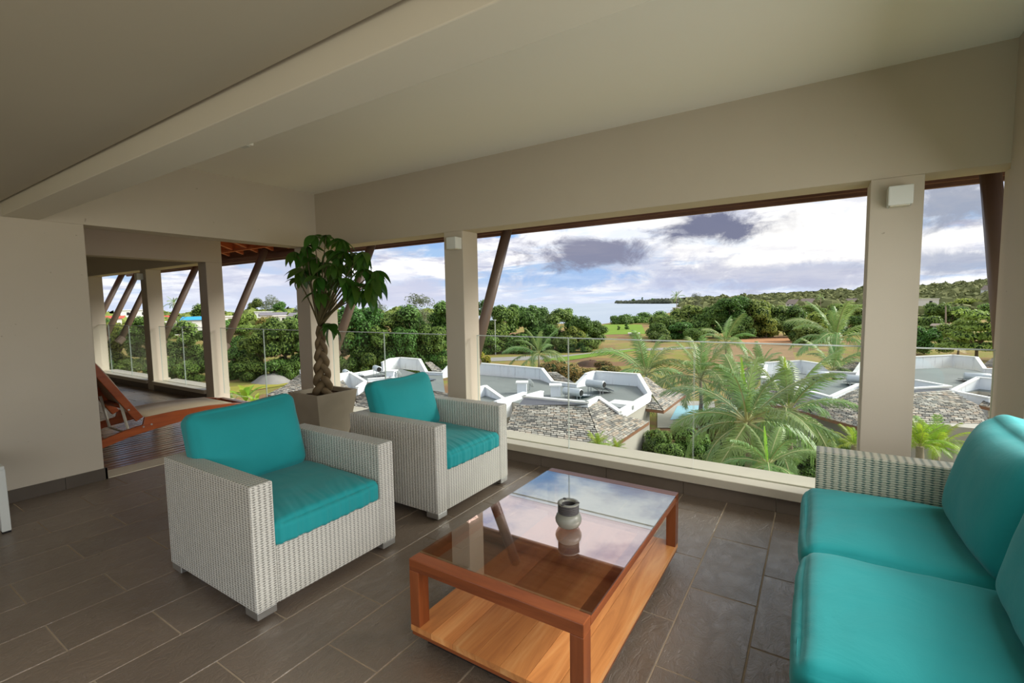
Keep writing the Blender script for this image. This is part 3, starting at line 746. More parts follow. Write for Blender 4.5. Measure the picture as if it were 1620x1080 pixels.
def leaflet_mesh(var):
    m = MB(); n = 7
    for k in range(n+1):
        t = k/n; w = .5*.42*(math.sin(math.pi*min(1, t**.8*.97+.02)))**.9
        zc = -.10*t*t-.16*t**3*(1+.4*var); fold = .25*w
        m.v += [(t, -w, zc+fold), (t, 0, zc), (t, w, zc+fold)]
    for k in range(n):
        for j_ in (0, 1): m.f.append((k*3+j_, k*3+j_+1, (k+1)*3+j_+1, (k+1)*3+j_))
    me = m.mesh('leaflet', plantL, smooth=True); return me
lms = [leaflet_mesh(v) for v in (-1, 0, 1.5)]
lr = random.Random(5)
for i, tp in enumerate(tips):
    tip = Vector(tp); st_ = ends[i % 3]
    mid = Vector((st_.x*.6+tip.x*.4, st_.y*.6+tip.y*.4, st_.z*.45+tip.z*.55))+Vector((lr.uniform(-.07, .07), lr.uniform(-.05, .05), .02)); top = tip+Vector((0, 0, .0))
    cp = []
    for k in range(9):
        t = k/8; cp.append(((1-t)**2)*st_+2*t*(1-t)*mid+t*t*top)
    if tip.z < 1.3: cp = [Vector((0, 0, 1.2)), tip]
    MB().tube(cp, [(.008*(1-k/len(cp))+.003) for k in range(len(cp))], 6).build('branch', stemM, pl, smooth=True)
    nlf = lr.choice((6, 7, 8, 9)); L0 = lr.uniform(.15, .225)*(1.0 if tip.z > 1.3 else .7); a0 = lr.uniform(0, 6.28)
    for k in range(nlf):
        o = bpy.data.objects.new('leaflet', lms[lr.randrange(3)]); col.objects.link(o); o.parent = pl
        L = L0*lr.uniform(.75, 1.15); az = a0+2*math.pi*k/nlf+lr.uniform(-.25, .25)
        o.location = tip; o.scale = (L, L, L)
        o.rotation_euler = (lr.uniform(-.4, .4), R(lr.uniform(5, 68)), az)

# ================================================================== outdoors
def V3(p): return Vector(p)
# ------------------------------------------------------------------ ground, water
def m_ground(N):
    a = N.noise(N.pos, .035, 8, .62, .6); b = N.noise(N.pos, .25, 7, .65); c_ = N.noise(N.pos, 1.6, 5, .7)
    soilc = N.mix(b, (.16, .085, .045, 1), (.30, .19, .105, 1)); grass = N.mix(c_, (.13, .15, .03, 1), (.30, .28, .07, 1)); dry = N.mix(c_, (.34, .24, .09, 1), (.22, .17, .06, 1))
    c = N.mix(N.maprange(a, .42, .52, 0, 1, True), soilc, dry); c = N.mix(N.maprange(b, .46, .58, 0, .9, True), c, grass)
    base(N, c, .95, .1)
ground_m = mat('field_ground', m_ground)
def polar(bear, rad_of, nr, r0, z, name, m):
    """polar grid mesh around the building: bear = list of bearings (radians from +Y), rad_of = outer radius per bearing"""
    q = MB(); nb = len(bear)
    for i, bb in enumerate(bear):
        for k in range(nr+1):
            r_ = r0*(rad_of[i]/r0)**(k/nr); q.v.append((math.sin(bb)*r_, math.cos(bb)*r_, z))
    for i in range(nb-1):
        for k in range(nr): a_ = i*(nr+1)+k; q.f.append((a_, a_+nr+1, a_+nr+2, a_+1) if False else (a_, a_+1, a_+nr+2, a_+nr+1))
    o = q.build(name, m)
    if o.data.polygons[0].normal.z < 0: o.data.flip_normals()
    return struct(o)
bk = [(-1.3015, 480), (-1.2052, 440), (-1.0519, 450), (-0.894, 430), (-0.7174, 390), (-0.6115, 330), (-0.5179, 290), (-0.4516, 262), (-0.3888, 250), (-0.3708, 268), (-0.3224, 320), (-0.2667, 420), (-0.2306, 640), (-0.1896, 900), (0.0092, 900), (0.2547, 900)]
bk = [(-3.1, 400), (-1.7, 480)] + bk + [(1.2, 700), (3.1, 400)]
def ext(bb):
    for (a0, r0_), (a1, r1_) in zip(bk[:-1], bk[1:]):
        if a0 <= bb <= a1: return r0_+(r1_-r0_)*(bb-a0)/(a1-a0)
    return 400
bl = [-3.1+6.2*i/220 for i in range(221)]
gr = polar(bl, [ext(b_) for b_ in bl], 26, 4.0, -10, 'ground', ground_m); gr['label'] = 'dry grassy field and gardens below the terrace'
def m_sea(N):
    w = N.noise(N.scalev(N.pos, (.01, .004, .02)), 1.0, 6, .6)
    base(N, N.mix(w, (.20, .28, .35, 1), (.48, .53, .58, 1)), .35, .9)
sea_m = mat('sea_water', m_sea)
sea = polar(bl, [9000]*len(bl), 30, 120, -11.5, 'sea', sea_m)
cam_d.clip_end = 30000
def patch(name, pts, m, z, parent=gr):
    q = MB(); q.v = [(p[0], p[1], z) for p in pts]; q.f = [tuple(range(len(pts)))]
    o = q.build(name, m, parent)
    if o.data.polygons[0].normal.z < 0: o.data.flip_normals()
    return o
lawn_m = mat('lawn', plain((.16, .26, .035, 1), .95, .1, 0, .3, .3, 0)); earth_m = mat('orange_earth', plain((.42, .22, .11, 1), .95, .1, 0, .2, .5, 0))
track_m = mat('gravel_track', plain((.30, .28, .26, 1), .95, .1, 0, .2, .6, 0)); mound_m = mat('dark_earth', plain((.11, .065, .045, 1), .95, .1, 0, .3, .6, .5))
pool_m = mat('pool_water', lambda N: (base(N, N.mix(N.noise(N.pos, .6, 4), (.22, .58, .66, 1), (.40, .74, .80, 1)), .05, .8), bump(N, N.noise(N.pos, 3, 4), .15, .05)))
pave_m = mat('pool_paving', plain((.50, .46, .40, 1), .8, .2, 0, .1, .8, 0))
patch('lawn', [(-93.906, 235.272, -9.95), (-75.14, 239.611, -9.95), (-51.262, 168.651, -9.95), (-65.13, 160.17, -9.95)], lawn_m, -9.95)
patch('earth_patch', [(-21.449, 159.769, -9.95), (-5.899, 171.38, -9.95), (-3.186, 149.056, -9.95), (-19.727, 135.795, -9.95)], earth_m, -9.95)
patch('earth_patch', [(-26.67, 130.83, -9.95), (-5.788, 148.012, -9.95), (-2.768, 98.407, -9.95), (-16.739, 82.41, -9.95)], mat('red_earth', plain((.27, .175, .095, 1), .95, .1, 0, .3, .3, 0)), -9.96)
patch('track', [(-60.741, 81.094, -9.94), (-45.968, 94.744, -9.94), (-38.16, 114.245, -9.94), (-24.124, 125.809, -9.94), (-23.145, 120.738, -9.94), (-36.167, 108.285, -9.94), (-42.8, 88.204, -9.94), (-56.692, 75.661, -9.94)], track_m, -9.94)
patch('grass_verge', [(-46.946, 84.928, -9.93), (-41.698, 102.536, -9.93), (-36.734, 114.747, -9.93), (-35.279, 110.208, -9.93), (-39.18, 96.344, -9.93), (-42.924, 78.874, -9.93)], lawn_m, -9.93)
patch('grass_verge', [(-71.675, 35.103, -9.93), (-70.077, 39.651, -9.93), (-69.846, 45.269, -9.93), (-65.616, 41.968, -9.93), (-65.767, 35.367, -9.93), (-66.317, 32.428, -9.93)], mat('dry_lawn', plain((.33, .30, .06, 1), .95, .1, 0, .3, .3, 0)), -9.93)
patch('pool_terrace', [(-15.127, 54.279, -9.9), (-9.53, 57.308, -9.9), (-7.217, 45.246, -9.9), (-11.86, 42.635, -9.9)], pave_m, -9.92)
pw_ = struct(patch('pool_water', [(-12.474, 52.643, -9.9), (-10.176, 54.264, -9.9), (-8.765, 49.352, -9.9), (-11.596, 46.012, -9.9)], pool_m, -9.88, None))
def mound(x, y, r_, h, m, label, cat):
    q = MB(); n = 14
    for i in range(6):
        for j_ in range(n):
            a = 2*math.pi*j_/n; t = i/5; rr = r_*t*(1+.25*noise.noise(Vector((math.cos(a)*2, math.sin(a)*2, x))))
            q.v.append((rr*math.cos(a)*1.3, rr*math.sin(a), h*(1-t*t)*(1+.3*noise.noise(Vector((t*3, a, 1))))))
    for i in range(5):
        for j_ in range(n): q.f.append((i*n+j_, (i+1)*n+j_, (i+1)*n+(j_+1) % n, i*n+(j_+1) % n))
    o = q.build('earth_mound', m, None, smooth=True); o.location = (x, y, -10); tag(o, label, cat); return o
p = (-34.566, 80.455, -10.0); mound(p[0], p[1], 2.4, 1.0, mound_m, 'heap of dark brown soil lying in the field beyond the villas', 'soil heap')
p = (-70.612, 41.16, -10.0); mound(p[0], p[1], 2.6, 1.3, track_m, 'heap of grey gravel in front of the hedge seen from the deck', 'gravel heap')

# ------------------------------------------------------------------ tree crowns
def crown_mesh(name, m, seed, nleaf, leaf, blobs=14, flat=1.0, spread=.55, core=True, layered=False, asp=1.6, hr=1.0, low=.22):
    blobs = int(blobs*(.55+.45*hr)); nleaf = int(nleaf*(.6+.4*hr))
    r_ = random.Random(seed); q = MB(); cs = []
    for i in range(blobs):
        a = r_.uniform(0, 6.28); rad = spread*math.sqrt(r_.random()); z = r_.uniform(low, 1-.30/hr*(.8 if layered else 1))*1.0 if not layered else 0
        if layered: z = r_.choice((.35, .5, .66, .84))+r_.uniform(-.03, .03)
        lim = math.sqrt(max(.08, 1-((z-.38)/.72)**2)); br = r_.uniform(.26, .42)*(1 if not layered else .9)
        cs.append((rad*lim*math.cos(a)*1.1, rad*lim*math.sin(a)*1.1, z*flat*hr, br))
    mats = [m, coreM]
    for k in range(nleaf):
        c = cs[r_.randrange(blobs)]
        th = r_.uniform(0, 6.28); u = r_.uniform(-.75, 1); s = math.sqrt(1-u*u)
        n_ = Vector((s*math.cos(th), s*math.sin(th), u)); zz = .34 if layered else .80
        bumpr = 1+.18*noise.noise(n_*3+Vector((c[0]*5, c[1]*5, seed)))
        p_ = Vector((c[0]+n_.x*c[3]*bumpr, c[1]+n_.y*c[3]*bumpr, c[2]+n_.z*c[3]*zz*bumpr))*1.0+Vector((r_.gauss(0, .012), r_.gauss(0, .012), r_.gauss(0, .012)))
        d_ = (n_+Vector((r_.gauss(0, .5), r_.gauss(0, .5), r_.gauss(0, .5)+.35))).normalized()
        a_ = d_.orthogonal().normalized(); a_ = (Matrix.Rotation(r_.uniform(0, 6.28), 3, d_) @ a_); b_ = d_.cross(a_)
        l = leaf*r_.uniform(.6, 1.3)
        q.quad(p_-a_*l, p_-b_*l/asp, p_+a_*l, p_+b_*l/asp)
    nl = len(q.f)
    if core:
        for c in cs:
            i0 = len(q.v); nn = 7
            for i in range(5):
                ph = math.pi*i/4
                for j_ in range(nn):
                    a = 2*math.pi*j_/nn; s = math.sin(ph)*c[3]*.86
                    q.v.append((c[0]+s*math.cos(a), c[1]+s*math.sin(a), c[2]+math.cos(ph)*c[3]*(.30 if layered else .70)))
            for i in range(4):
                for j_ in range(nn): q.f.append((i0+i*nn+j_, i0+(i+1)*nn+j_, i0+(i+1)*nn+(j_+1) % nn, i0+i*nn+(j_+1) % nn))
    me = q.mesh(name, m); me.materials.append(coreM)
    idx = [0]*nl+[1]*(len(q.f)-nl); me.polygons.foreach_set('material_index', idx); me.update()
    return me
def trunk_mesh(seed, m=barkM):
    r_ = random.Random(seed); q = MB()
    q.tube([(0, 0, 0), (.02, .01, .2), (.0, .03, .42)], [.055, .04, .03], 8)
    for k in range(5):
        a = 6.28*k/5+r_.uniform(-.3, .3); q.tube([(0, .02, .25+.03*k), (.22*math.cos(a), .22*math.sin(a), .48), (.42*math.cos(a), .42*math.sin(a), .66)], [.022, .014, .006], 5)
    return q.mesh('trunk', m)
KIN = {}
HR = (.8, 1.25, 1.8, 2.6, 3.6)
def kind_meshes(kind, ratio):
    hr = min(HR, key=lambda v: abs(math.log(v/max(ratio, .1))))
    if (kind, hr) not in KIN:
        spec = {'dark': (F[0], 3600, .052, 12, 1, .62), 'mid': (F[1], 3600, .050, 12, 1, .62), 'bright': (F[2], 3400, .050, 11, 1, .62),
                'ochre': (F[3], 2600, .06, 12, .9, .6), 'acacia': (F[2], 4400, .038, 17, 1, .66), 'airy': (F[4], 1700, .038, 10, 1, .5), 'yellow': (F[5], 1500, .07, 9, 1, .5),
                'darkacacia': (F[1], 4400, .038, 17, 1, .66), 'shrub': (F[1], 5200, .040, 16, .9, .62), 'shrubdark': (F[0], 5200, .040, 16, .9, .62)}[kind]
        n_ = len(KIN)
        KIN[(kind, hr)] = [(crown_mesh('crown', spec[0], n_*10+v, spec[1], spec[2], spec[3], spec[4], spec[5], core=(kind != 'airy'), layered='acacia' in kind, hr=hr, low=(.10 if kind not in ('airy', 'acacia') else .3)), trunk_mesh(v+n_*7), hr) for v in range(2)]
    return KIN[(kind, hr)]
tr = random.Random(3)
def tree(name, spec, label, cat='tree', group=None):
    x, y, z, r_, h, kind = spec
    cm, tm, hr = kind_meshes(kind, h/r_)[tr.randrange(2)]
    t = tag(empty(name, (x, y, z), tr.uniform(0, 6.28)), label, cat, group)
    for nm, me in (('crown', cm), ('trunk', tm)):
        o = bpy.data.objects.new(nm, me); col.objects.link(o); o.parent = t; o.scale = (r_, r_, h/hr if nm == 'crown' else h)
    return t
ORD = ['leftmost', 'second', 'third', 'fourth', 'fifth', 'sixth', 'seventh', 'eighth', 'ninth', 'tenth', 'eleventh', 'twelfth', 'thirteenth', 'fourteenth']
DESC = {'dark': 'dark green dense', 'mid': 'mid green bushy', 'bright': 'bright green rounded', 'ochre': 'yellow-brown', 'acacia': 'light green layered acacia', 'airy': 'grey-green feathery', 'yellow': 'yellow leaved', 'darkacacia': 'green flat-layered acacia', 'shrub': 'leafy green', 'shrubdark': 'dark leafy'}
def row(where, specs, name='tree', noun='tree', cat='tree'):
    specs = sorted(specs, key=lambda s: s[0]/max(1, s[1]))
    for i, s in enumerate(specs):
        pos = ORD[i] if i < len(specs)-1 or len(specs) == 1 else 'rightmost'
        frm = '' if pos in ('leftmost', 'rightmost') else ' from the left'
        if len(specs) == 1: lab = '%s %s %s' % (DESC[s[5]], noun, where)
        else: lab = '%s %s, %s%s %s' % (DESC[s[5]], noun, pos, frm, where)
        tree(name, s, lab, cat)
row('in far room windows', [(-115.99, 33.53, -10, 3.66, 10.74, 'dark'), (-106.71, 33.52, -10, 3.46, 9.81, 'bright'), (-100.41, 34.96, -10, 3.37, 10.35, 'dark'), (-94.85, 36.12, -10, 2.85, 9.44, 'dark'), (-89.13, 37.43, -10, 3.21, 9.86, 'mid'), (-83.69, 38.68, -10, 2.72, 9.0, 'dark')])
row('in hedge behind deck railing', [(-80.31, 40.41, -10, 3.12, 8.33, 'mid'), (-75.4, 42.19, -10, 3.59, 9.34, 'bright'), (-72.49, 44.41, -10, 3.4, 10.3, 'dark'), (-69.46, 46.71, -10, 2.89, 9.51, 'mid'), (-80.98, 43.16, -10, 2.69, 9.58, 'acacia'), (-73.96, 48.32, -10, 2.71, 9.65, 'bright')])
row('in hedge behind the houseplant opening', [(-68.19, 51.24, -10, 2.69, 9.89, 'ochre'), (-64.2, 53.25, -10, 4.49, 12.19, 'dark'), (-60.7, 56.65, -10, 3.57, 11.04, 'mid'), (-57.62, 59.88, -10, 4.6, 12.93, 'mid'), (-54.55, 63.15, -10, 3.33, 12.21, 'dark')])
row('at the foot of the deck hedge', [(-79.14, 38.83, -10, 2.54, 2.94, 'dark'), (-75.03, 40.24, -10, 2.6, 3.2, 'dark'), (-71.47, 42.08, -10, 2.69, 3.59, 'dark'), (-69.51, 44.49, -10, 2.52, 3.23, 'dark'), (-67.4, 47.02, -10, 2.56, 3.27, 'dark')], 'hedge_bush', 'bush', 'bush')
row('at the hedge foot behind the houseplant opening', [(-64.48, 50.0, -10, 2.59, 3.52, 'dark'), (-63.9, 51.82, -10, 2.94, 8.2, 'dark'), (-60.58, 54.29, -10, 3.06, 8.54, 'dark'), (-57.62, 56.58, -10, 3.07, 8.26, 'dark'), (-54.56, 59.74, -10, 3.11, 8.58, 'dark'), (-61.5, 52.27, -10, 2.7, 4.05, 'dark'), (-59.03, 55.07, -10, 2.63, 4.31, 'dark'), (-55.88, 57.46, -10, 2.85, 4.23, 'dark'), (-53.49, 60.28, -10, 2.68, 4.07, 'dark')], 'hedge_bush', 'bush', 'bush')
row('at the hedge foot in far room windows', [(-99.0, 29.34, -10, 2.63, 3.58, 'dark'), (-93.23, 30.86, -10, 2.88, 3.7, 'dark'), (-87.33, 33.2, -10, 2.83, 3.74, 'dark'), (-83.18, 35.34, -10, 2.51, 3.52, 'dark')], 'hedge_bush', 'bush', 'bush')
row('at the foot of the tree belt', [(-63.31, 88.93, -10, 3.36, 4.38, 'dark'), (-58.68, 92.54, -10, 3.67, 4.55, 'dark'), (-54.0, 96.2, -10, 3.69, 4.13, 'dark'), (-49.55, 99.77, -10, 3.41, 4.01, 'dark'), (-45.45, 103.2, -10, 3.28, 3.58, 'dark'), (-37.77, 138.25, -10, 3.66, 3.66, 'dark'), (-28.91, 141.77, -10, 3.61, 3.97, 'dark')], 'hedge_bush', 'bush', 'bush')
row('in back line behind deck hedge', [(-126.07, 60.42, -10, 3.67, 9.72, 'dark'), (-127.5, 66.67, -10, 4.35, 10.72, 'bright'), (-120.94, 69.59, -10, 4.32, 10.62, 'ochre'), (-121.64, 76.82, -10, 4.36, 10.82, 'mid')])
row('in tree belt right of middle column', [(-68.29, 93.03, -10, 3.55, 12.66, 'mid'), (-63.15, 95.32, -10, 4.29, 11.64, 'dark'), (-60.2, 101.76, -10, 5.7, 11.24, 'dark'), (-54.12, 104.42, -10, 4.71, 10.2, 'mid'), (-49.81, 108.08, -10, 5.21, 8.68, 'dark'), (-48.33, 116.26, -10, 4.15, 6.97, 'dark'), (-54.74, 99.06, -10, 3.78, 7.26, 'mid'), (-49.21, 103.16, -10, 3.49, 6.53, 'bright'), (-63.58, 91.89, -10, 3.74, 8.68, 'mid')])
row('standing on the shoreline', [(-190.86, 299.08, -10, 10.4, 11.35, 'dark'), (-152.28, 269.21, -10, 10.29, 10.29, 'dark'), (-131.64, 262.73, -10, 7.79, 9.74, 'mid')])
row('in grove between sea and field', [(-84.16, 262.64, -10, 10.66, 5.69, 'dark'), (-87.27, 245.55, -10, 7.45, 5.42, 'dark'), (-68.32, 249.73, -10, 8.24, 6.59, 'dark'), (-41.25, 156.13, -10, 6.37, 7.4, 'dark'), (-35.22, 158.35, -10, 6.31, 11.2, 'mid'), (-29.84, 157.37, -10, 5.16, 9.93, 'mid'), (-42.11, 147.02, -10, 4.31, 5.09, 'dark'), (-34.98, 149.74, -10, 5.04, 5.43, 'dark'), (-27.05, 158.41, -10, 4.75, 10.68, 'dark')])
row('in big tree line above orange earth', [(-21.88, 160.34, -10, 5.89, 13.34, 'dark'), (-16.46, 162.37, -10, 6.03, 12.84, 'bright'), (-11.32, 167.18, -10, 5.89, 10.8, 'mid'), (-6.65, 168.9, -10, 5.26, 9.94, 'dark'), (-18.85, 155.91, -10, 4.54, 6.81, 'dark'), (-12.78, 163.74, -10, 4.45, 6.19, 'bright'), (-0.01, 142.51, -10, 5.62, 6.26, 'mid'), (-4.14, 151.63, -10, 3.82, 5.56, 'dark')])
row('behind palms left of right column', [(-2.0, 323.16, -10, 9.1, 8.37, 'darkacacia'), (6.96, 280.64, -10, 9.3, 9.3, 'darkacacia'), (14.36, 267.97, -10, 8.14, 9.3, 'acacia'), (14.5, 202.75, -10, 6.53, 8.92, 'darkacacia'), (8.32, 183.42, -10, 5.01, 6.41, 'dark'), (-19.31, 383.46, -10, 9.77, 9.77, 'mid'), (1.6, 181.04, -10, 6.08, 7.7, 'bright')])
row('in the slim right opening', [(23.41, 152.23, -10, 4.33, 7.42, 'mid'), (18.7, 126.18, -10, 3.22, 5.67, 'dark'), (40.56, 231.18, -10, 6.92, 8.53, 'darkacacia'), (22.44, 106.42, -10, 5.72, 10.1, 'acacia'), (37.28, 230.22, -10, 5.8, 9.74, 'dark'), (75.97, 386.43, -10, 13.26, 10.6, 'acacia'), (53.87, 235.08, -10, 6.76, 9.46, 'darkacacia'), (22.98, 121.89, -10, 3.63, 7.86, 'bright'), (27.86, 118.61, -10, 3.41, 7.97, 'acacia')])
row('just behind middle villa parapet', [(-33.88, 62.8, -10, 2.2, 3.26, 'ochre'), (-30.66, 63.13, -10, 2.35, 2.82, 'ochre'), (-28.23, 65.7, -10, 2.47, 2.09, 'ochre'), (-26.54, 69.33, -10, 1.96, 2.15, 'ochre'), (-34.77, 68.12, -10, 1.74, 2.87, 'ochre'), (-29.51, 73.94, -10, 1.89, 2.1, 'ochre')], 'dry_bush', 'bush', 'bush')
row('behind the solar tanks on the left villa', [(-64.9, 52.9, -10, 1.28, 2.78, 'yellow'), (-64.11, 54.94, -10, 0.87, 1.96, 'yellow'), (-46.62, 63.73, -10, 1.38, 3.71, 'yellow'), (-61.52, 65.32, -10, 1.3, 2.01, 'yellow'), (-56.77, 63.84, -10, 0.91, 1.36, 'yellow')], 'yellow_shrub', 'shrub', 'shrub')
row('on the green lawn near the sea', [(-68.83, 189.11, -10, 0.79, 2.1, 'mid'), (-67.19, 194.52, -10, 1.2, 2.94, 'mid')], 'bush', 'small bush', 'bush')

# tall trees standing out over the town and the headland
for sp_, lab in zip([(-250.14, 146.04, -10, 7.58, 20.32, 'airy'), (-230.77, 139.36, -10, 5.49, 14.86, 'dark'), (-258.31, 143.65, -10, 5.91, 17.03, 'mid'), (-222.06, 101.74, -10, 6.87, 16.48, 'mid'), (-185.59, 164.95, -10, 5.74, 15.95, 'airy'), (-106.16, 111.04, -10, 6.05, 15.33, 'airy'), (-64.49, 315.19, -10, 4.8, 18.0, 'airy'), (-217.38, 155.64, -10, 4.31, 13.26, 'airy'), (-220.49, 142.52, -10, 4.47, 13.4, 'airy')],
    ('tallest feathery tree above the town, seen over the deck railing', 'rounded dark tree right of the tallest feathery tree above the town', 'rounded tree left of the tallest feathery tree above the town',
     'big rounded tree behind the house with the bright blue roof', 'feathery tree on the skyline behind the hanging houseplant leaves', 'airy topped tree rising above the hedge left of the middle column',
     'bare feathery casuarina on the skyline right of the tall distant palm', 'thin feathery tree behind the corner column', 'feathery skyline tree near the left side of the corner column')):
    tree('tree', sp_, lab)

# ------------------------------------------------------------------ distant forest canopies (uncountable)
def canopy(name, pts, m, rad, seed, kind_label):
    r_ = random.Random(seed); q = MB(); nn = 8
    for (x, y, z) in pts:
        rr = rad*r_.uniform(.6, 1.25); hh = rr*r_.uniform(.7, 1.15); i0 = len(q.v)
        for i in range(4):
            ph = math.pi*.5*i/3
            for j_ in range(nn):
                a = 2*math.pi*j_/nn; k = 1+.35*noise.noise(Vector((x*.3+math.cos(a)*1.5, y*.3+math.sin(a)*1.5, i*.9)))
                q.v.append((x+rr*math.sin(ph)*math.cos(a)*k, y+rr*math.sin(ph)*math.sin(a)*k, z+hh*math.cos(ph)*k))
        for i in range(3):
            for j_ in range(nn): q.f.append((i0+i*nn+j_, i0+(i+1)*nn+j_, i0+(i+1)*nn+(j_+1) % nn, i0+i*nn+(j_+1) % nn))
        for k in range(26):
            th = r_.uniform(0, 6.28); u = r_.uniform(0, 1); s = math.sqrt(1-u*u); p_ = Vector((x+rr*s*math.cos(th), y+rr*s*math.sin(th), z+hh*u)); l = rr*.16
            d_ = Vector((r_.gauss(0, 1), r_.gauss(0, 1), r_.gauss(0, 1)+.5)).normalized(); a_ = d_.orthogonal().normalized(); b_ = d_.cross(a_)
            q.quad(p_-a_*l, p_-b_*l, p_+a_*l, p_+b_*l)
    o = q.build(name, m, None); tag(o, kind_label, 'forest', None, 'stuff'); return o
CAMXY = Vector((0, 0))
def scatter(x0, x1, d0, d1, n, zfun, seed):
    """x0..x1: bearing tangents left/right of +Y measured by X/Y ; d: distance"""
    r_ = random.Random(seed); o = []
    for i in range(n):
        b = r_.uniform(x0, x1); d = d0+(d1-d0)*r_.random()**.8; v = Vector((b, 1)).normalized()*d
        o.append((v.x, v.y, zfun(b, d)))
    return o
def m_far(c1, c2):
    def b(N): base(N, N.mix(N.noise(N.pos, .045, 5, .6), c1, c2), .9, .1)
    return b
farM = mat('distant_canopy', m_far((.10, .125, .05, 1), (.24, .245, .10, 1))); farD = mat('headland_canopy', m_far((.075, .09, .065, 1), (.15, .16, .10, 1)))
hillM = mat('hill_ground', m_far((.12, .14, .05, 1), (.20, .20, .08, 1)))
tb0, tb1 = -0.223, 0.272
def hz(b, d): 
    k = max(0, min(1, (b-tb0)/(tb1-tb0))); return -10+(d-300)/500*(9+15*k)*max(0, min(1, (d-300)/500))**.2 if d > 300 else -10
canopy('hill_forest', scatter(tb0, tb1, 370, 820, 1400, hz, 5), farM, 7.5, 4, 'low hill covered in dry green forest along the right horizon')
q = MB(); nb_, nd_ = 24, 12
for i in range(nb_+1):
    for k in range(nd_+1):
        b = tb0+(tb1-tb0)*i/nb_; d = 240+620*k/nd_; v = Vector((b, 1)).normalized()*d; q.v.append((v.x, v.y, hz(b, d)-1 if k else -11))
for i in range(nb_):
    for k in range(nd_): a = i*(nd_+1)+k; q.f.append((a, a+nd_+1, a+nd_+2, a+1))
struct(q.build('hillside', hillM, None, smooth=True))
lb0, lb1 = -3.606, -0.825
canopy('town_forest', scatter(lb0, lb1, 230, 480, 560, lambda b, d: -8.5+tr.uniform(-1, 2.0)-(1.5 if b < -2.35 and b > -2.75 else 0), 8), mat('town_canopy', m_far((.10, .15, .04, 1), (.24, .28, .07, 1))), 6.0, 9, 'belt of mixed trees among the houses of the town on the left')
# headland across the bay
hp = [(-1670.024, 4532.936, -11.5), (-1258.696, 3763.161, -11.5), (-956.087, 3255.356, -11.5), (-755.843, 2968.338, -11.5), (-653.943, 3097.729, -11.5), (-625.278, 3686.199, -11.5)]
q = MB(); n = len(hp)
for i, p in enumerate(hp):
    s = [10, 26, 30, 32, 44, 50][i]; q.v += [(p[0], p[1], -11.5), (p[0]*1.03, p[1]*1.03, -11.5+s*.5), (p[0]*1.1, p[1]*1.1, -11.5+s), (p[0]*1.3, p[1]*1.3, -12)]
for i in range(n-1):
    for k in range(3): a = i*4+k; q.f.append((a, a+4, a+5, a+1))
struct(q.build('headland', farD, None))
hd = []
for i in range(260):
    t = tr.random()*(n-1.001); k = int(t); a, b = Vector(hp[k]), Vector(hp[k+1]); p = a.lerp(b, t-k); s = 1.0+.09*tr.random()
    hd.append((p.x*s, p.y*s, -8+[2, 6, 8, 10, 16, 20][k]*(s-.9)*4))
canopy('headland_forest', hd, farD, 20, 6, 'low wooded headland reaching into the sea')
def hl_tree(px, w, h, lab, kind='dark'):
    p = Vector(px); t = tree('tree', (p.x, p.y, -4, w, h, kind), lab)
hl_tree((-1285.037, 3874.041, -11.5), 18, 34, 'broad dark tree standing alone on the headland tip')
hl_tree((-1125.158, 3600.412, -11.5), 9, 42, 'slim pointed tree on the headland right of the broad one')
hl_tree((-953.706, 3306.977, -11.5), 22, 30, 'rounded tree clump in the middle of the headland')

# ------------------------------------------------------------------ palms
def frond_mesh(seed, n=46, droop=.8, wid=.20, m=palmM, nm='frond', lean=0):
    r_ = random.Random(seed); q = MB()
    def rc(t): return Vector((t*(1-.16*droop*t*t), lean*t*t, .30*t-droop*.62*t**2.3))
    rib = [rc(k/12) for k in range(13)]
    q.tube(rib, [.010*(1-k/13)+.0025 for k in range(13)], 4); nr = len(q.f)
    for k in range(n):
        t = .14+.86*k/(n-1); p_ = rc(t); tg = (rc(min(1, t+.02))-rc(t-.02)).normalized(); side0 = tg.cross(Vector((0, 0, 1))).normalized()
        L = wid*(math.sin(math.pi*min(1, (t-.08)*.92+.10))**.6)*r_.uniform(.82, 1.12)
        if r_.random() < .05: L *= .5
        for s in (-1, 1):
            d_ = (side0*s*1.0+tg*(.55+.5*t)+Vector((0, 0, .18-.15*t))+Vector((r_.gauss(0, .09), r_.gauss(0, .09), r_.gauss(0, .09)))).normalized()
            a_ = tg*.0085; w0 = .0085
            p1 = p_+d_*L*.55+Vector((0, 0, -.10*L)); p2 = p_+d_*L*.95+Vector((0, 0, -.50*L*(.6+droop*.5)))
            q.quad(p_-tg*w0, p_+tg*w0, p1+tg*w0*.9, p1-tg*w0*.9); q.quad(p1-tg*w0*.9, p1+tg*w0*.9, p2+tg*.001, p2-tg*.001)
    me = q.mesh(nm, rachM); me.materials.append(m); me.polygons.foreach_set('material_index', [0]*nr+[1]*(len(q.f)-nr)); me.update(); return me
FR = [frond_mesh(1, droop=.45), frond_mesh(2, droop=.8, lean=.08), frond_mesh(3, droop=1.15, lean=-.1), frond_mesh(9, droop=.7, wid=.17)]
FN = [frond_mesh(11, 58, .5, .20), frond_mesh(12, 58, .85, .22, lean=.1), frond_mesh(13, 58, 1.2, .21, lean=-.12)]
FY = [frond_mesh(21, 34, .5, .26, palmY), frond_mesh(22, 34, .9, .26, palmY)]
SPEAR = frond_mesh(31, 60, .05, .07, palmY)
pr_ = random.Random(12)
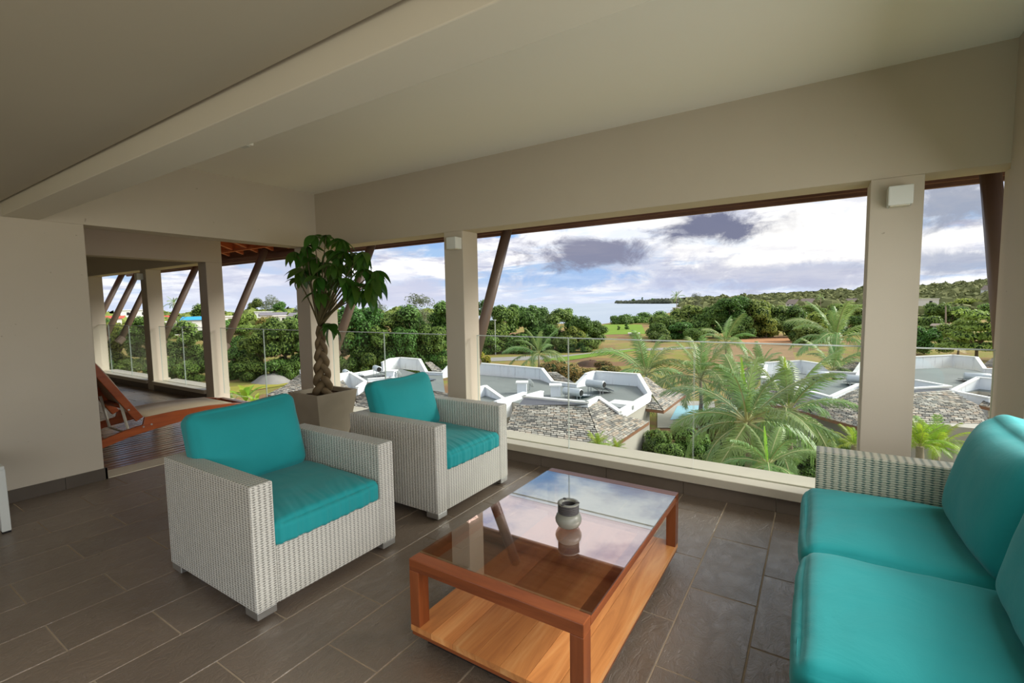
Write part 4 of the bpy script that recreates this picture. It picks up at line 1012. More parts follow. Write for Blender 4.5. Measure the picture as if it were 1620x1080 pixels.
def palm(spec, label, nf=18, near=False, young=False, lo=-32, hi=78, tr_=.16, seed=0, name='coconut_palm'):
    x, y, z, zg, L = spec; r_ = random.Random(seed*7+3)
    t = tag(empty(name, (x, y, zg)), label, 'palm')
    h = z-zg
    if h > .4:
        MB().tube([(0, 0, 0), (.05*h*.5, 0, h*.5), (0, 0, h-.02)], [tr_*1.5, tr_, tr_*.8], 10).build('trunk', palmbark, t, smooth=True)
    ml = FY if young else (FN if near else FR)
    for k in range(nf):
        f_ = k/(nf-1); el = hi+(lo-hi)*f_**.8
        idx = min(len(ml)-1, int(f_*len(ml)))
        o = bpy.data.objects.new('frond', ml[idx]); col.objects.link(o); o.parent = t
        l = L*r_.uniform(.85, 1.12)*(1 if f_ > .12 else .75); o.scale = (l, l, l); o.location = (0, 0, h)
        o.rotation_euler = (r_.uniform(-.35, .35), -R(el), 2.4*k+seed+r_.uniform(-.25, .25))
    if not young and near:
        o = bpy.data.objects.new('frond', SPEAR); col.objects.link(o); o.parent = t; o.scale = (L*.7,)*3; o.location = (0, 0, h-.1); o.rotation_euler = (0, -R(84), 1)
palm((-2.56, 24.06, -4.17, -10, 4.4), 'large near coconut palm in the garden below the wide opening', 19, True, seed=1, lo=-38)
palm((-1.12, 29.71, -4.61, -10, 4.33), 'second big coconut palm just right of the large near one', 17, True, seed=2, lo=-35)
palm((-1.31, 18.88, -4.41, -9.6, 2.15), 'low palm with fan-like fronds at the foot of the sill beside the sofa', 12, True, seed=3, lo=-15, hi=60)
palm((-14.06, 46.34, -5.68, -10, 5.77), 'coconut palm with upright fronds behind the right parapet of the middle villa', 17, seed=4)
palm((-8.9, 46.07, -5.77, -10, 5.75), 'bright coconut palm between the pool and the dry field', 18, seed=5)
palm((-39.29, 69.34, -7.03, -10, 6.19), 'drooping coconut palm in front of the tree belt at centre left', 16, seed=6)
palm((-12.45, 84.37, -5.42, -10, 5.62), 'wispy palm above the far red earth right of the glass joint', 16, seed=7)
palm((1.85, 62.78, -3.03, -10, 5.83), 'tall-fronded palm against the acacias near the right column', 18, seed=8, lo=-20)
palm((1.55, 56.39, -5.53, -10, 4.51), 'lower palm behind the right villa parapet', 16, seed=9)
palm((-4.89, 58.17, -5.95, -10, 3.47), 'palm with thin pale fronds behind the left gable of the right villa', 14, seed=10, lo=-5)
palm((-5.75, 43.38, -5.15, -10, 2.93), 'palm arching left over the pool side garden', 12, seed=15)
palm((-52.51, 216.85, 3.34, -6, 3.92), 'small distant palm silhouetted against the headland', 14, seed=11)
palm((-171.3, 68.92, 3.26, -6, 3.0), 'small windswept palm on the skyline inside the far room window', 14, seed=12)
palm((-135.95, 55.36, -2.22, -10, 2.56), 'short palm in front of the grey roofed houses of the town', 14, seed=13)
palm((1.65, 335.09, 2.66, -6, 3.36), 'tiny palm poking above the hillside houses', 12, seed=14)
palm((25.16, 147.16, -0.55, -8, 1.32), 'bare brownish palm poking out of the acacias in the slim opening', 9, seed=16, lo=20)
palm((4.18, 24.77, -4.62, -9.5, 1.39), 'lush bright green areca palm below the slim right opening', 26, young=True, seed=17, lo=5, hi=88, name='areca_palm')
palm((3.45, 23.15, -4.15, -9.5, 1.2), 'bright green areca palm close beside the right column', 22, young=True, seed=27, lo=5, hi=88, name='areca_palm')
palm((1.44, 23.03, -4.4, -9.5, 0.96), 'small bright green areca palm behind the sofa armrest', 16, young=True, seed=18, lo=5, hi=80, name='areca_palm')
palm((-8.0, 19.3, -4.87, -9.5, 0.78), 'bright green areca palm at the eave corner of the middle villa', 20, young=True, seed=19, lo=5, hi=85, name='areca_palm')
palm((-7.29, 19.74, -5.05, -9.5, 0.67), 'smaller areca palm right of the one at the eave corner', 14, young=True, seed=29, lo=5, hi=85, name='areca_palm')
palm((-11.24, 17.24, -4.64, -9.5, 0.39), 'small bright green palm tuft beside the second armchair', 12, young=True, seed=20, lo=5, hi=85, name='areca_palm')
palm((-10.67, 17.6, -4.71, -9.5, 0.34), 'tiny green palm tuft right of the one beside the armchair', 12, young=True, seed=30, lo=5, hi=85, name='areca_palm')
palm((-16.41, 15.23, -3.39, -9.5, 0.88), 'green palm between the planter and the second armchair', 16, young=True, seed=21, lo=0, hi=80, name='areca_palm')
palm((-30.94, 15.31, -4.6, -9.5, 1.04), 'leafy palm below the deck railing left of the banana leaves', 14, seed=22)
palm((-22.4, 13.73, -3.75, -9.5, 1.09), 'arching palm below the deck beside the planter', 12, seed=23)
# banana plants
def banana(spec, label, seed):
    x, y, z, zg, L = spec; t = tag(empty('banana_plant', (x, y, zg)), label, 'plant'); h = z-zg; r_ = random.Random(seed)
    MB().tube([(0, 0, 0), (0, 0, h*.6), (.02, 0, h-.1)], [.12, .10, .05], 8).build('stem', palmY, t, smooth=True)
    for k in range(6):
        q = MB(); n = 9; a = 6.28*k/6+r_.uniform(-.3, .3); el = R(r_.uniform(50, 86))
        for i in range(n+1):
            u = i/n; w = L*.13*math.sin(math.pi*min(1, u*.93+.05))**.6*(1+.1*math.sin(i*2.3)); r0 = L*u
            c = Vector((math.cos(a)*math.cos(el)*r0+math.cos(a)*.35*L*u**3, math.sin(a)*math.cos(el)*r0+math.sin(a)*.35*L*u**3, h-.1+math.sin(el)*r0-.25*L*u**3)); sd = Vector((-math.sin(a), math.cos(a), 0))
            q.v += [tuple(c-sd*w+Vector((0, 0, w*.4))), tuple(c), tuple(c+sd*w+Vector((0, 0, w*.4)))]
        for i in range(n):
            for j_ in (0, 1): q.f.append((i*3+j_, i*3+j_+1, (i+1)*3+j_+1, (i+1)*3+j_))
        q.build('leaf', palmY, t, smooth=True)
banana((-26.21, 13.69, -3.53, -9.8, 1.18), 'banana plant with upright leaf, left one below the deck railing', 1)
banana((-24.74, 13.43, -3.61, -9.8, 0.87), 'smaller banana plant right of the upright one below the deck', 2)
# garden shrubs under the near palms
row('in garden beyond the sill', [(-7.87, 31.38, -9.6, 1.26, 2.18, 'shrub'), (-6.6, 32.97, -9.6, 1.37, 2.91, 'shrub'), (-9.32, 33.56, -9.6, 1.23, 2.45, 'shrub'), (-4.49, 32.01, -9.6, 1.41, 2.09, 'shrubdark'), (-5.35, 30.5, -9.6, 1.17, 1.88, 'shrub'), (-0.64, 32.32, -9.6, 1.51, 2.95, 'shrubdark'), (-1.95, 31.1, -9.6, 1.49, 2.46, 'shrubdark'), (-3.3, 31.1, -9.6, 1.15, 1.92, 'shrubdark'), (0.76, 36.68, -9.6, 1.46, 3.0, 'shrubdark'), (1.96, 36.69, -9.6, 1.22, 2.24, 'shrub'), (-8.33, 36.91, -9.6, 1.07, 2.03, 'shrub'), (-6.24, 39.25, -9.6, 1.49, 2.48, 'shrubdark')], 'garden_shrub', 'shrub', 'shrub')
row('under the areca palms of the slim opening', [(6.31, 38.83, -9.6, 1.2, 1.44, 'shrub'), (8.39, 40.44, -9.6, 1.41, 1.57, 'shrubdark')], 'garden_shrub', 'shrub', 'shrub')
row('below the deck beside the planter', [(-45.78, 24.43, -9.6, 1.84, 1.96, 'shrub'), (-41.0, 26.01, -9.6, 1.79, 1.91, 'shrub'), (-45.12, 25.95, -9.6, 1.25, 1.88, 'shrubdark'), (-29.19, 28.27, -9.6, 1.34, 2.04, 'shrubdark')], 'garden_shrub', 'shrub', 'shrub')
bedm = mat('bark_mulch', plain((.075, .045, .028, 1), .95, .1, 0, .5, 3, .8))
patch('planting_bed', [(-12.305, 36.949, -9.9), (2.43, 47.429, -9.9), (3.478, 32.249, -9.9), (-8.959, 26.943, -9.9)], bedm, -9.9)

# ------------------------------------------------------------------ villas below
ZR = -5.6
def vwall(parent, pts, zb=ZR-.3, th=.2, m=whitew, cap=True, nm='parapet'):
    """upright wall along pts (x,y,ztop), every corner closed, with a coping on top"""
    q = MB(); qc = MB()
    for a, b in zip(pts[:-1], pts[1:]):
        a, b = Vector(a), Vector(b); d = Vector((b.x-a.x, b.y-a.y, 0)); 
        if d.length < .01: continue
        n_ = Vector((-d.y, d.x, 0)).normalized()*th/2; e = d.normalized()*th*.35
        q.prism([(a.x-n_.x-e.x, a.y-n_.y-e.y, zb), (b.x-n_.x+e.x, b.y-n_.y+e.y, zb), (b.x-n_.x+e.x, b.y-n_.y+e.y, b.z), (a.x-n_.x-e.x, a.y-n_.y-e.y, a.z)], (2*n_.x, 2*n_.y, 0))
        if cap:
            k = 1.55
            qc.prism([(a.x-n_.x*k-e.x, a.y-n_.y*k-e.y, a.z), (b.x-n_.x*k+e.x, b.y-n_.y*k+e.y, b.z), (b.x-n_.x*k+e.x, b.y-n_.y*k+e.y, b.z+.09), (a.x-n_.x*k-e.x, a.y-n_.y*k-e.y, a.z+.09)], (2*n_.x*k, 2*n_.y*k, 0))
    o = q.build(nm, m, parent)
    if cap: qc.build('coping', whitecap, o)
    return o
def roofslab(parent, pts, z=ZR, zb=-10, wm=beigew):
    q = MB(); q.v = [(p[0], p[1], z) for p in pts]; q.f = [tuple(range(len(pts)))]
    o = q.build('flat_roof', flatr, parent)
    if o.data.polygons[0].normal.z < 0: o.data.flip_normals()
    w = MB().prism([(p[0], p[1], z-.02) for p in pts], (0, 0, zb-z)).build('wall', wm, parent)
sh_r = random.Random(77)
def skirt(parent, Lp, Rp, row_=.26, colw=.42, fascia=True, sub=1):
    """shingled slope between two edge polylines running from ridge to eave"""
    def samp(P_):
        P_ = [Vector(p) for p in P_]; seg = [(b-a).length for a, b in zip(P_[:-1], P_[1:])]; T_ = sum(seg)
        def f_(t):
            d = t*T_
            for a, b, s in zip(P_[:-1], P_[1:], seg):
                if d <= s or b is P_[-1]: return a.lerp(b, min(1, d/max(s, 1e-6)))
                d -= s
        return f_, T_
    fl_, TL = samp(Lp); fr_, TR = samp(Rp); n = max(3, int(max(TL, TR)/row_)); q = MB(); q.attr = []; u_ = MB()
    nrm = (fr_(0.0)-fl_(1.0)).cross(fr_(1.0)-fl_(0.0)) if (fr_(0.0)-fl_(0.0)).length > .05 else (fr_(1.0)-fl_(0.0)).cross(fl_(1.0)-fl_(0.0))
    nrm.normalize()
    if nrm.z < 0: nrm = -nrm
    for k in range(n):
        t0, t1 = k/n, (k+1)/n; A0, B0, A1, B1 = fl_(t0), fr_(t0), fl_(t1), fr_(t1)
        u_.quad(A0-nrm*.03, B0-nrm*.03, B1-nrm*.03, A1-nrm*.03)
        wd = max((B1-A1).length, (B0-A0).length); m_ = max(1, int(round(wd/colw))); off = (k % 2)*.5
        us = sorted(set([0.0]+[min(1, max(0, (j_+off+sh_r.uniform(-.14, .14))/m_)) for j_ in range(m_+1)]+[1.0]))
        for ua, ub in zip(us[:-1], us[1:]):
            if ub-ua < .15/m_: continue
            gp = .02/max(wd, .1); ua_, ub_ = ua+gp, ub-gp; lift = sh_r.uniform(.025, .06)
            p0, p1 = A0.lerp(B0, ua_), A0.lerp(B0, ub_); p2, p3 = A1.lerp(B1, ub_)+nrm*lift, A1.lerp(B1, ua_)+nrm*lift
            q.quad(p0, p1, p2, p3); q.quad(p3, p2, p2-nrm*.07, p3-nrm*.07); v = sh_r.random(); q.attr += [v, v*.5]
    u_.build('roof_slope', mat('roof_underlay', plain((.055, .048, .042, 1), .9, .1, 0, .1, 3, 0)), parent)
    o = q.build('shingles', shing, parent); o['kind'] = 'stuff'
    if fascia:
        a, b = Vector(Lp[-1]), Vector(Rp[-1]); dn = Vector((0, 0, -.2))
        MB().prism([a+Vector((0, 0, .03)), b+Vector((0, 0, .03)), b+dn, a+dn], tuple((Vector((Lp[0][0]-a.x, Lp[0][1]-a.y, 0)).normalized()*.08))).build('fascia', mat('eave_timber', plain((.26, .13, .07, 1), .7, .3, 0, .15, 2, 0)), parent)
def tank(x, y, z, ang, L=1.55, r_=.27, label='', st=.55):
    t = tag(empty('solar_water_tank', (x, y, z), ang), label, 'water tank')
    MB().tube([(-L/2, 0, st+r_), (-L/2+.03, 0, st+r_), (L/2-.03, 0, st+r_), (L/2, 0, st+r_)], [r_*.92, r_, r_, r_*.92], 20).build('tank_body', tankm, t, smooth=True)
    MB().tube([(L/2, 0, st+r_), (L/2+.05, 0, st+r_)], [r_*.8, r_*.7], 16).build('end_cap', blackm, t)
    for s in (-.35, .35):
        for y_ in (-.22, .22): MB().box(s*L-.02, s*L+.02, y_-.02, y_+.02, 0, st+.12).build('leg', steel, t)
        MB().tube([(s*L, .22, st), (s*L, 1.4, .06)], .02, 5).build('brace', steel, t)
    MB().prism([(-L/2, .3, st-.02), (L/2, .3, st-.02), (L/2, 1.6, .08), (-L/2, 1.6, .08)], (0, 0, .06)).build('solar_collector', mat('collector_glass', plain((.05, .06, .08, 1), .15, .8, 0, .1, 3, 0)), t)
def dish(x, y, z, label):
    t = tag(empty('satellite_dish', (x, y, z)), label, 'satellite dish')
    q = MB().lathe([(0, 0), (.12, .012), (.26, .05), (.38, .11)], 20); o = q.build('reflector', wmetal, t, smooth=True)
    o.location = (0, 0, .55); o.rotation_euler = (R(-70), 0, R(-25)); m_ = o.modifiers.new('t', 'SOLIDIFY'); m_.thickness = .012
    MB().tube([(0, 0, 0), (0, 0, .55)], .025, 6).build('mast', steel, t); MB().tube([(0, .02, .55), (.14, .4, .62)], .012, 5).build('feed_arm', steel, t)
def stack(parent, x, y, ang, w, d, h, zb=ZR, m=whitew):
    o = MB().box(-w/2, w/2, -d/2, d/2, 0, h).build('chimney', m, parent); o.location = (x, y, zb); o.rotation_euler = (0, 0, ang)
    c = MB().box(-w/2-.1, w/2+.1, -d/2-.1, d/2+.1, h, h+.1).build('chimney_cap', whitecap, o)
HI, LO = -4.62, -5.38
# middle villa
vb = tag(empty('villa', (-30.312, 58.401, -10.0)), 'middle villa with white parapets, two solar tanks and two shingled skirts', 'building')
def N0(o):
    o.matrix_parent_inverse = o.parent.matrix_world.inverted() if o.parent else Matrix()
VL = {}
def villa(label):
    t = tag(empty('villa'), label, 'building'); return t
vb.location = (0, 0, 0)
roofslab(vb, [(-31.721, 37.805, -5.6), (-28.614, 38.142, -5.6), (-21.534, 38.187, -5.6), (-19.28, 36.43, -5.6), (-16.772, 35.978, -5.6), (-17.034, 39.498, -5.6), (-12.926, 39.743, -5.6), (-10.316, 34.048, -5.6), (-10.295, 28.209, -5.6), (-12.656, 30.541, -5.6), (-12.707, 28.928, -5.6), (-17.024, 28.162, -5.6), (-19.672, 28.736, -5.6), (-19.976, 26.553, -5.6), (-21.608, 25.664, -5.6)])
vwall(vb, [(-33.024, 39.407, -4.62), (-29.363, 39.182, -4.62), (-21.418, 38.484, -4.62), (-19.288, 36.45, -5.38), (-16.823, 36.09, -5.38), (-16.453, 37.21, -4.62), (-16.4, 39.01, -4.62), (-12.478, 39.018, -4.62), (-10.274, 34.84, -5.38)])
vwall(vb, [(-10.274, 34.84, -5.38), (-10.229, 28.253, -5.38)], m=whitew)
MB().prism([(-10.381, 35.205, -5.5), (-10.347, 28.58, -5.5)]+[(-10.347, 28.58, -5.5), (-10.381, 35.205, -5.5)][:0]+[((-10.347, 28.58, -5.5)[0], (-10.347, 28.58, -5.5)[1], -10), ((-10.381, 35.205, -5.5)[0], (-10.381, 35.205, -5.5)[1], -10)], (-.25, .1, 0)).build('wall', beigew, vb)
vwall(vb, [(-16.643, 27.295, -4.85), (-12.091, 27.528, -4.85), (-12.083, 29.376, -4.85), (-10.199, 28.17, -5.38)], zb=-5.7)
vwall(vb, [(-16.643, 27.295, -4.85), (-16.425, 29.383, -4.85)], zb=-5.7)
vwall(vb, [(-18.509, 26.647, -5.2), (-18.518, 30.379, -5.2)], zb=-6.6, cap=False, th=.3, nm='low_wall'); vwall(vb, [(-21.57, 28.716, -4.9), (-21.588, 29.647, -4.9), (-19.107, 28.485, -5.5)], zb=-6.2)
skirt(vb, [(-16.69, 26.228, -5.2), (-16.162, 24.704, -5.75), (-15.477, 23.009, -6.3)], [(-12.102, 27.551, -5.1), (-10.514, 25.089, -5.75), (-9.149, 23.008, -6.3)])
skirt(vb, [(-12.102, 27.551, -5.1), (-10.514, 25.089, -5.75), (-9.149, 23.008, -6.3)], [(-11.878, 29.094, -4.95), (-10.164, 28.187, -5.5), (-9.855, 28.356, -5.62), (-8.962, 30.298, -6.3)])
MB().prism([(-16.547, 27.135, -4.9), (-12.032, 27.393, -4.9), (-12.153, 27.665, -5.25), (-16.646, 26.553, -5.3)], (0, .08, -.02)).build('flashing_band', mat('lead_flashing', plain((.20, .20, .22, 1), .6, .4, 0, .1, 2, 0)), vb)
skirt(vb, [(-20.543, 37.854, -4.75), (-19.829, 37.965, -5.5)], [(-19.983, 38.522, -4.8), (-17.437, 37.281, -5.5)], fascia=False)
skirt(vb, [(-12.074, 38.423, -4.75), (-10.556, 36.124, -5.55), (-8.974, 33.83, -6.3)], [(-11.765, 38.962, -4.75), (-10.725, 39.768, -5.75), (-9.006, 40.77, -6.3)])
skirt(vb, [(-10.31, 35.126, -5.6), (-10.426, 33.968, -6.3)], [(-10.228, 35.17, -5.6), (-8.974, 33.83, -6.3)])
MB().tube([((-10.602, 33.776, -6.0)[0], (-10.602, 33.776, -6.0)[1], -10), ((-10.602, 33.776, -6.0)[0], (-10.602, 33.776, -6.0)[1], -6)], .22, 12).build('vent_pipe', tankm, vb, smooth=True)
_q = (-19.48, 31.666, -5.6); stack(vb, _q[0], _q[1], .5, .75, .75, .85); _q = (-16.669, 31.997, -5.6); stack(vb, _q[0], _q[1], .5, .75, .75, .8)
_q = (-10.926, 30.791, -5.6); boxo('roof_hatch', (_q[0]-.9, _q[0]+.9, _q[1]-.35, _q[1]+.9, -5.6, -5.35), whitecap, vb)
vb.location = (0, 0, 0)
for p_, a_, lab, st in (((-15.004, 31.52, -5.6), -.15, 'left solar water tank on the middle villa roof, lower one', .25), ((-14.199, 33.892, -5.6), -.12, 'right solar water tank on the middle villa roof, raised on a frame', .55)):
    tank(p_[0], p_[1], -5.6, a_, 1.5, .29, lab, st)
p_ = (-19.649, 33.136, -5.6); dish(p_[0], p_[1], -5.6, 'white satellite dish behind the chimney of the middle villa')
# left villa
va = tag(empty('villa'), 'left villa with roofs stepping down behind the planter and second armchair', 'building')
roofslab(va, [(-38.359, 30.634, -5.6), (-39.16, 35.646, -5.6), (-39.09, 37.632, -5.6), (-35.227, 36.043, -5.6), (-32.082, 36.632, -5.6), (-23.881, 27.562, -5.6), (-32.092, 28.277, -5.6), (-34.853, 29.083, -5.6)])
vwall(va, [(-40.222, 36.017, -4.8), (-41.042, 37.898, -4.62), (-40.921, 39.354, -4.62), (-37.626, 39.167, -4.62), (-33.444, 35.764, -5.38), (-31.667, 36.162, -5.38), (-31.672, 37.38, -4.62)])
vwall(va, [(-39.102, 31.327, -5.3), (-39.119, 34.385, -5.3)], zb=-5.8); vwall(va, [(-35.103, 29.677, -5.35), (-34.091, 31.476, -5.35), (-30.955, 30.206, -5.35)], zb=-6.2)
vwall(va, [(-37.116, 27.678, -4.8), (-37.129, 29.241, -4.8), (-34.688, 28.951, -5.45), (-33.603, 27.128, -5.6)], zb=-6.6)
skirt(va, [(-35.983, 38.228, -4.75), (-34.132, 37.375, -5.5)], [(-35.737, 38.972, -4.75), (-33.028, 37.926, -5.5)], fascia=False)
skirt(va, [(-38.064, 28.373, -5.2), (-36.519, 26.909, -5.75), (-32.521, 23.421, -6.3)], [(-37.62, 28.599, -5.2), (-35.315, 27.542, -5.75), (-30.476, 24.535, -6.3)], fascia=False)
skirt(va, [(-34.67, 29.299, -5.5), (-36.024, 29.147, -6.3), (-28.833, 22.902, -6.3)], [(-30.127, 29.383, -5.5), (-24.364, 24.956, -5.75), (-21.238, 22.866, -6.3)])
skirt(va, [(-30.127, 29.383, -5.5), (-24.364, 24.956, -5.75), (-21.238, 22.866, -6.3)], [(-24.25, 28.529, -5.5), (-20.509, 24.741, -5.75), (-18.241, 22.754, -6.3)])
skirt(va, [(-44.722, 29.236, -5.2), (-41.034, 24.914, -5.75), (-41.433, 23.442, -6.3)], [(-42.944, 29.621, -5.2), (-38.417, 25.913, -5.75), (-35.754, 23.354, -6.3)])
skirt(va, [(-42.944, 29.621, -5.2), (-38.417, 25.913, -5.75), (-35.754, 23.354, -6.3)], [(-39.935, 29.486, -5.3), (-35.313, 26.465, -5.75), (-31.383, 24.042, -6.3)])
vwall(va, [(-44.033, 28.652, -4.95), (-41.741, 28.795, -4.95), (-38.003, 28.339, -4.95)], zb=-5.6)
boxo('wall', tuple([(-34.815, 22.172, -6.3)[0]-1, (-42.424, 27.018, -8.0)[0]+4, (-42.424, 27.018, -8.0)[1]+1, (-42.424, 27.018, -8.0)[1]+7, -10, -6.3]), beigew, va)
_q = (-34.366, 31.802, -5.6); stack(va, _q[0], _q[1], .4, .85, .8, .8)
for p_, a_, lab, st in (((-39.404, 30.552, -5.6), -.5, 'left solar water tank on the left villa, behind the white gable', .2), ((-36.878, 32.3, -5.6), -.45, 'raised solar water tank on the left villa by the glass joint', .55), ((-31.019, 31.866, -5.6), -.2, 'white solar tank on the left villa just above the armchair cushion', .1)):
    tank(p_[0], p_[1], -5.6, a_, 1.5, .29, lab, st)
p_ = (-33.696, 32.146, -5.6); dish(p_[0], p_[1], -5.6, 'white satellite dish on the left villa roof')
# right villa behind the palms
vc = tag(empty('villa'), 'right villa half hidden by the big palms, left of the right column', 'building')
roofslab(vc, [(-3.888, 50.873, -5.6), (-1.105, 53.198, -5.6), (0.425, 51.734, -5.6), (0.969, 49.181, -5.6), (3.033, 51.815, -5.6), (5.451, 54.716, -5.6), (4.392, 43.552, -5.6), (2.718, 41.85, -5.6), (0.984, 38.433, -5.6), (-0.001, 39.355, -5.6), (-2.505, 43.81, -5.6)])
vwall(vc, [(-3.989, 51.84, -4.62), (-1.173, 54.866, -4.62), (0.351, 53.129, -4.62), (1.028, 53.516, -5.38), (3.125, 53.653, -5.38), (4.039, 57.916, -4.62), (4.813, 58.865, -4.62), (7.103, 61.755, -4.62)])
vwall(vc, [(-5.145, 51.284, -4.62), (-3.828, 49.819, -4.62), (-3.814, 46.181, -5.3), (-0.017, 41.011, -5.38), (0.999, 39.544, -5.38), (2.751, 42.838, -4.85), (4.273, 42.586, -4.85)], zb=-6.1)
skirt(vc, [(-5.043, 50.329, -4.75), (-6.452, 50.698, -5.75), (-7.865, 49.871, -6.3)], [(-3.983, 49.833, -4.75), (-4.154, 46.791, -5.75), (-4.324, 41.481, -6.3)])
skirt(vc, [(-3.656, 46.107, -5.5), (-3.9, 44.034, -5.75), (-4.324, 41.481, -6.3)], [(-0.29, 41.324, -5.6), (-0.266, 40.993, -6.3), (-0.191, 37.789, -6.3)])
skirt(vc, [(3.007, 58.621, -4.75), (1.985, 55.779, -5.3), (1.199, 54.529, -5.5)], [(3.802, 57.279, -4.75), (3.578, 56.565, -5.3), (3.231, 55.545, -5.5)], fascia=False)
skirt(vc, [(1.013, 39.903, -5.6), (0.485, 38.493, -5.75), (-0.191, 37.789, -6.3)], [(2.809, 42.477, -5.0), (2.664, 38.555, -5.75), (2.571, 34.815, -6.3)])
skirt(vc, [(2.809, 42.477, -5.0), (2.664, 38.555, -5.75), (2.571, 34.815, -6.3)], [(4.286, 42.673, -5.0), (4.341, 39.473, -5.75), (4.055, 33.78, -6.3)])
boxo('wall', ((0.137, 37.758, -6.3)[0], (0.137, 37.758, -6.3)[0]+5.5, (0.137, 37.758, -6.3)[1]+.6, (0.137, 37.758, -6.3)[1]+6, -10, -6.3), beigew, vc)
for p_, a_, lab, st in (((0.228, 48.419, -5.6), .15, 'farther solar water tank on the right villa roof', .3), ((3.005, 46.702, -5.6), .1, 'nearer solar water tank on the right villa beside the right column', .35)):
    tank(p_[0], p_[1], -5.6, a_, 1.6, .3, lab, st)
# far right villa in the slim opening
vd = tag(empty('villa'), 'far right villa with blue-white parapet seen in the slim opening', 'building')
roofslab(vd, [(7.481, 60.406, -5.6), (11.742, 64.064, -5.6), (13.136, 62.223, -5.6), (13.425, 60.503, -5.6), (15.325, 61.458, -5.6), (11.944, 47.593, -5.6), (10.471, 48.775, -5.6), (8.394, 45.694, -5.6), (5.442, 43.314, -5.6)])
vwall(vd, [(7.369, 61.879, -4.62), (12.167, 66.681, -4.62), (13.692, 65.136, -4.62), (13.579, 61.663, -5.38), (14.646, 62.191, -5.38), (15.819, 61.827, -5.38)])
vwall(vd, [(5.151, 42.537, -4.95), (8.22, 45.443, -4.95)], zb=-5.7); vwall(vd, [(8.22, 45.443, -4.95), (6.815, 48.757, -5.1)], zb=-5.7)
vwall(vd, [(8.582, 46.409, -5.4), (10.657, 49.856, -4.75), (11.806, 49.253, -4.75)], zb=-6.6, nm='light_well'); vwall(vd, [(8.678, 46.924, -5.5), (10.174, 44.782, -5.5)], zb=-6.8)
skirt(vd, [(5.069, 41.778, -5.1), (4.732, 38.632, -5.75), (4.647, 37.716, -6.3)], [(8.067, 44.725, -5.1), (9.289, 43.063, -5.75), (9.225, 39.918, -6.3)])
MB().prism([(5.123, 42.277, -5.0), (8.199, 45.311, -5.0), (8.188, 45.173, -5.3), (5.126, 42.198, -5.3)], (0, .08, -.02)).build('flashing_band', MATS['lead_flashing'], vd)
skirt(vd, [(11.995, 50.043, -4.85), (11.041, 48.524, -5.7), (9.289, 43.063, -5.75)], [(12.97, 49.246, -4.85), (12.472, 47.146, -5.7), (11.394, 43.982, -6.3)])
skirt(vd, [(15.579, 68.393, -4.9), (13.5, 62.966, -5.3)], [(17.518, 70.59, -4.9), (15.974, 64.178, -5.3)], fascia=False)
boxo('wall', ((5.367, 37.405, -6.3)[0]-.5, (9.042, 39.465, -6.3)[0]-.3, (6.716, 36.824, -6.3)[1]+1.2, (6.716, 36.824, -6.3)[1]+6, -10, -6.3), beigew, vd)
_q = (8.933, 41.727, -8.0); boxo('window', (_q[0]-.25, _q[0]+.35, _q[1]+.5, _q[1]+1.9, -9.6, -7.2), blackm, vd)
p_ = (11.244, 53.037, -5.6); tank(p_[0], p_[1], -5.6, .05, 1.6, .3, 'solar water tank on the far right villa above the light well', .25)

# ------------------------------------------------------------------ town houses and hillside roofs
redr = mat('red_roof', plain((.55, .10, .07, 1), .8, .2, 0, .1, .5, 0)); bluer = mat('blue_roof', plain((.03, .32, .75, 1), .6, .3, 0, .05, .5, 0)); greyr = mat('grey_roof', plain((.20, .19, .21, 1), .85, .2, 0, .15, .5, 0)); whiter = mat('white_house', plain((.75, .74, .70, 1), .8, .2, 0, .05, .5, 0)); brownr = mat('thatch_roof', plain((.24, .20, .17, 1), .9, .1, 0, .2, .5, 0))
def house(p, w, d, h, rh, roofm, label, ang=0, flat=False, zg=-10):
    t = tag(empty('house', (p[0], p[1], zg), ang), label, 'building')
    MB().box(-w/2, w/2, -d/2, d/2, 0, h).build('wall', whiter, t)
    if flat: MB().box(-w/2-.3, w/2+.3, -d/2-.3, d/2+.3, h, h+.35).build('roof', roofm, t)
    else: MB().prism([(-w/2-.5, -d/2-.5, h), (-w/2-.5, d/2+.5, h), (-w/2-.5+rh*.7, 0, h+rh)], (w+1-rh*0, 0, 0)).build('roof', roofm, t)
    for k in (-.25, .25): MB().box(w*k-.5, w*k+.5, -d/2-.03, -d/2+.02, h*.35, h*.75).build('window', blackm, t)
def HP(x, y, depth): return (x, y, depth)
for spec, rm, lab, flat in [] or (): pass
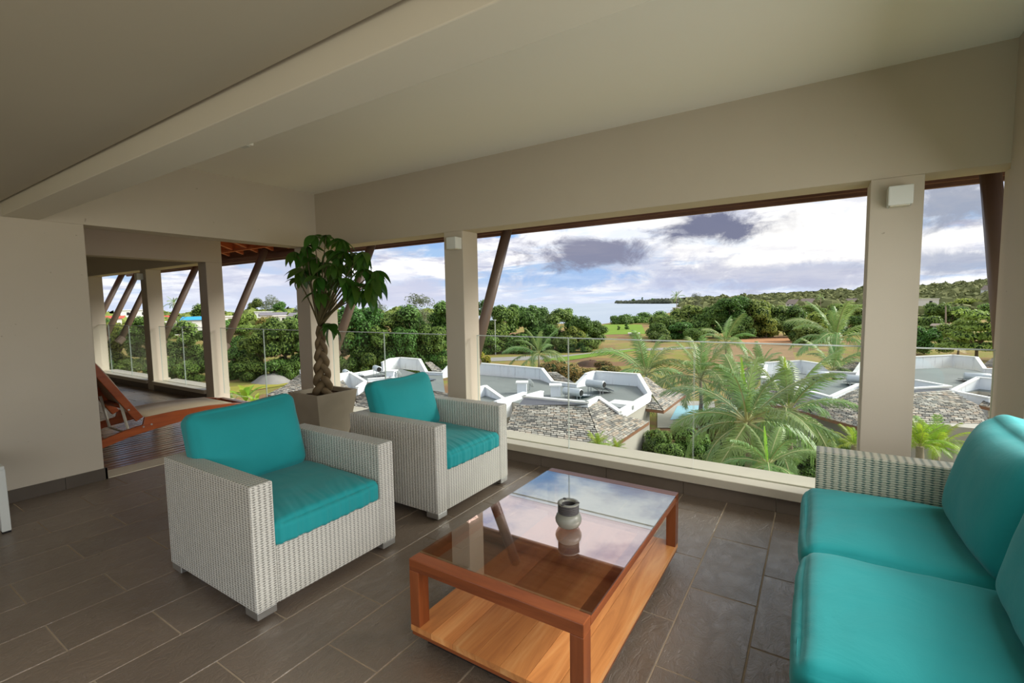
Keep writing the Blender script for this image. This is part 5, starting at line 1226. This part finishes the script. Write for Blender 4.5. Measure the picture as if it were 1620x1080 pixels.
HS = [((-148.39, 65.18, -2.95), 7, 5, 3.0, 0.9, 'bluer', 'house with a bright blue roof behind the hedge', 0, -7.2), ((-188.8, 57.13, -2.4), 7, 6, 2.8, 0.8, 'redr', 'house with a red roof far left between the slanted posts', 0, -6.2), ((-241.75, 82.93, -0.16), 10, 6, 3, 0.5, 'whiter', 'white house above the hedge beside the far column', 1, -4), ((-266.82, 102.26, -3.67), 7, 8, 3, 0.8, 'redr', 'pink roofed white house near the sea beside the skyline palm', 0, -6), ((-197.15, 75.42, -4.58), 8, 7, 3, 0.5, 'whiter', 'white cube house below the pink roof', 1, -8.5), ((-169.71, 69.15, -5.14), 9, 7, 2.6, 1.2, 'greyr', 'grey roofed house left of the blue roof', 0, -9), ((-189.21, 92.6, -2.9), 7, 6, 2.6, 0.5, 'whiter', 'long low white house at the left edge of the deck view', 1, -5), ((-225.58, 128.93, -1.97), 8, 6, 3, 0.5, 'whiter', 'small white house below the feathery trees', 1, -5.5), ((-202.86, 119.58, -3.12), 10, 6, 3, 1.2, 'greyr', 'grey house right of the small white one', 0, -6.5), ((-201.65, 132.22, -3.83), 10, 8, 3, 1.5, 'greyr', 'violet grey roofed house beside the corner column', 0, -6.5), ((-190.49, 115.57, -3.49), 5, 5, 3, 0.5, 'whiter', 'narrow white house between the town trees', 1, -7), ((-7.17, 388.63, -1.79), 7, 8, 1.5, 3.2, 'brownr', 'hillside house with a long brown roof, left one', 0, -5), ((7.72, 422.0, -2.27), 8, 8, 1.5, 3.2, 'brownr', 'hillside house with a long brown roof, middle one', 0, -5), ((20.05, 441.87, -2.12), 6, 8, 1.5, 3.2, 'brownr', 'hillside house with a long brown roof, near the column', 0, -5), ((-15.2, 371.52, -1.97), 5, 6, 1.5, 3, 'brownr', 'small peaked house left of the long brown roofs', 0, -5), ((-64.81, 267.99, -2.78), 4, 4, 1.6, 0.3, 'whiter', 'small white house below the distant palm', 1, -4.4), ((41.37, 288.76, -0.66), 11, 6, 3.0, 0.4, 'whiter', 'white flat roofed house in the slim opening beside the column', 1, -3.0), ((22.11, 132.87, -4.87), 2.4, 3, 1.0, 0.4, 'brownr', 'small brownish roof corner between acacias in the slim opening', 0, -6.2), ((101.1, 458.88, 5.01), 9, 6, 3, 3, 'brownr', 'brown roofed house on the far ridge at the right', 0, 6.0), ((-53.27, 161.44, -9.99), 3.5, 2, 1, 0.3, 'whiter', 'white shed roof beside the green lawn', 1, -10)]
MM = dict(redr=redr, bluer=bluer, greyr=greyr, whiter=whiter, brownr=brownr)
for p, w, d, h, rh, m_, lab, fl_, zg in HS:
    house(p, w, d, h, rh, MM[m_], lab, -math.atan2(p[0], p[1])*-1*0+math.atan2(-p[0], p[1]), bool(fl_), p[2]-h*.55)
lp = tag(empty('lamp_post', (-61.31, 88.349, -10.0)), 'thin white lamp post at the field edge right of the middle column', 'lamp post')
MB().tube([(0, 0, 0), (0, 0, 7.8)], .07, 6).build('pole', wmetal, lp); MB().box(-.25, .25, -.12, .12, 7.8, 8.0).build('lamp_head', wmetal, lp)
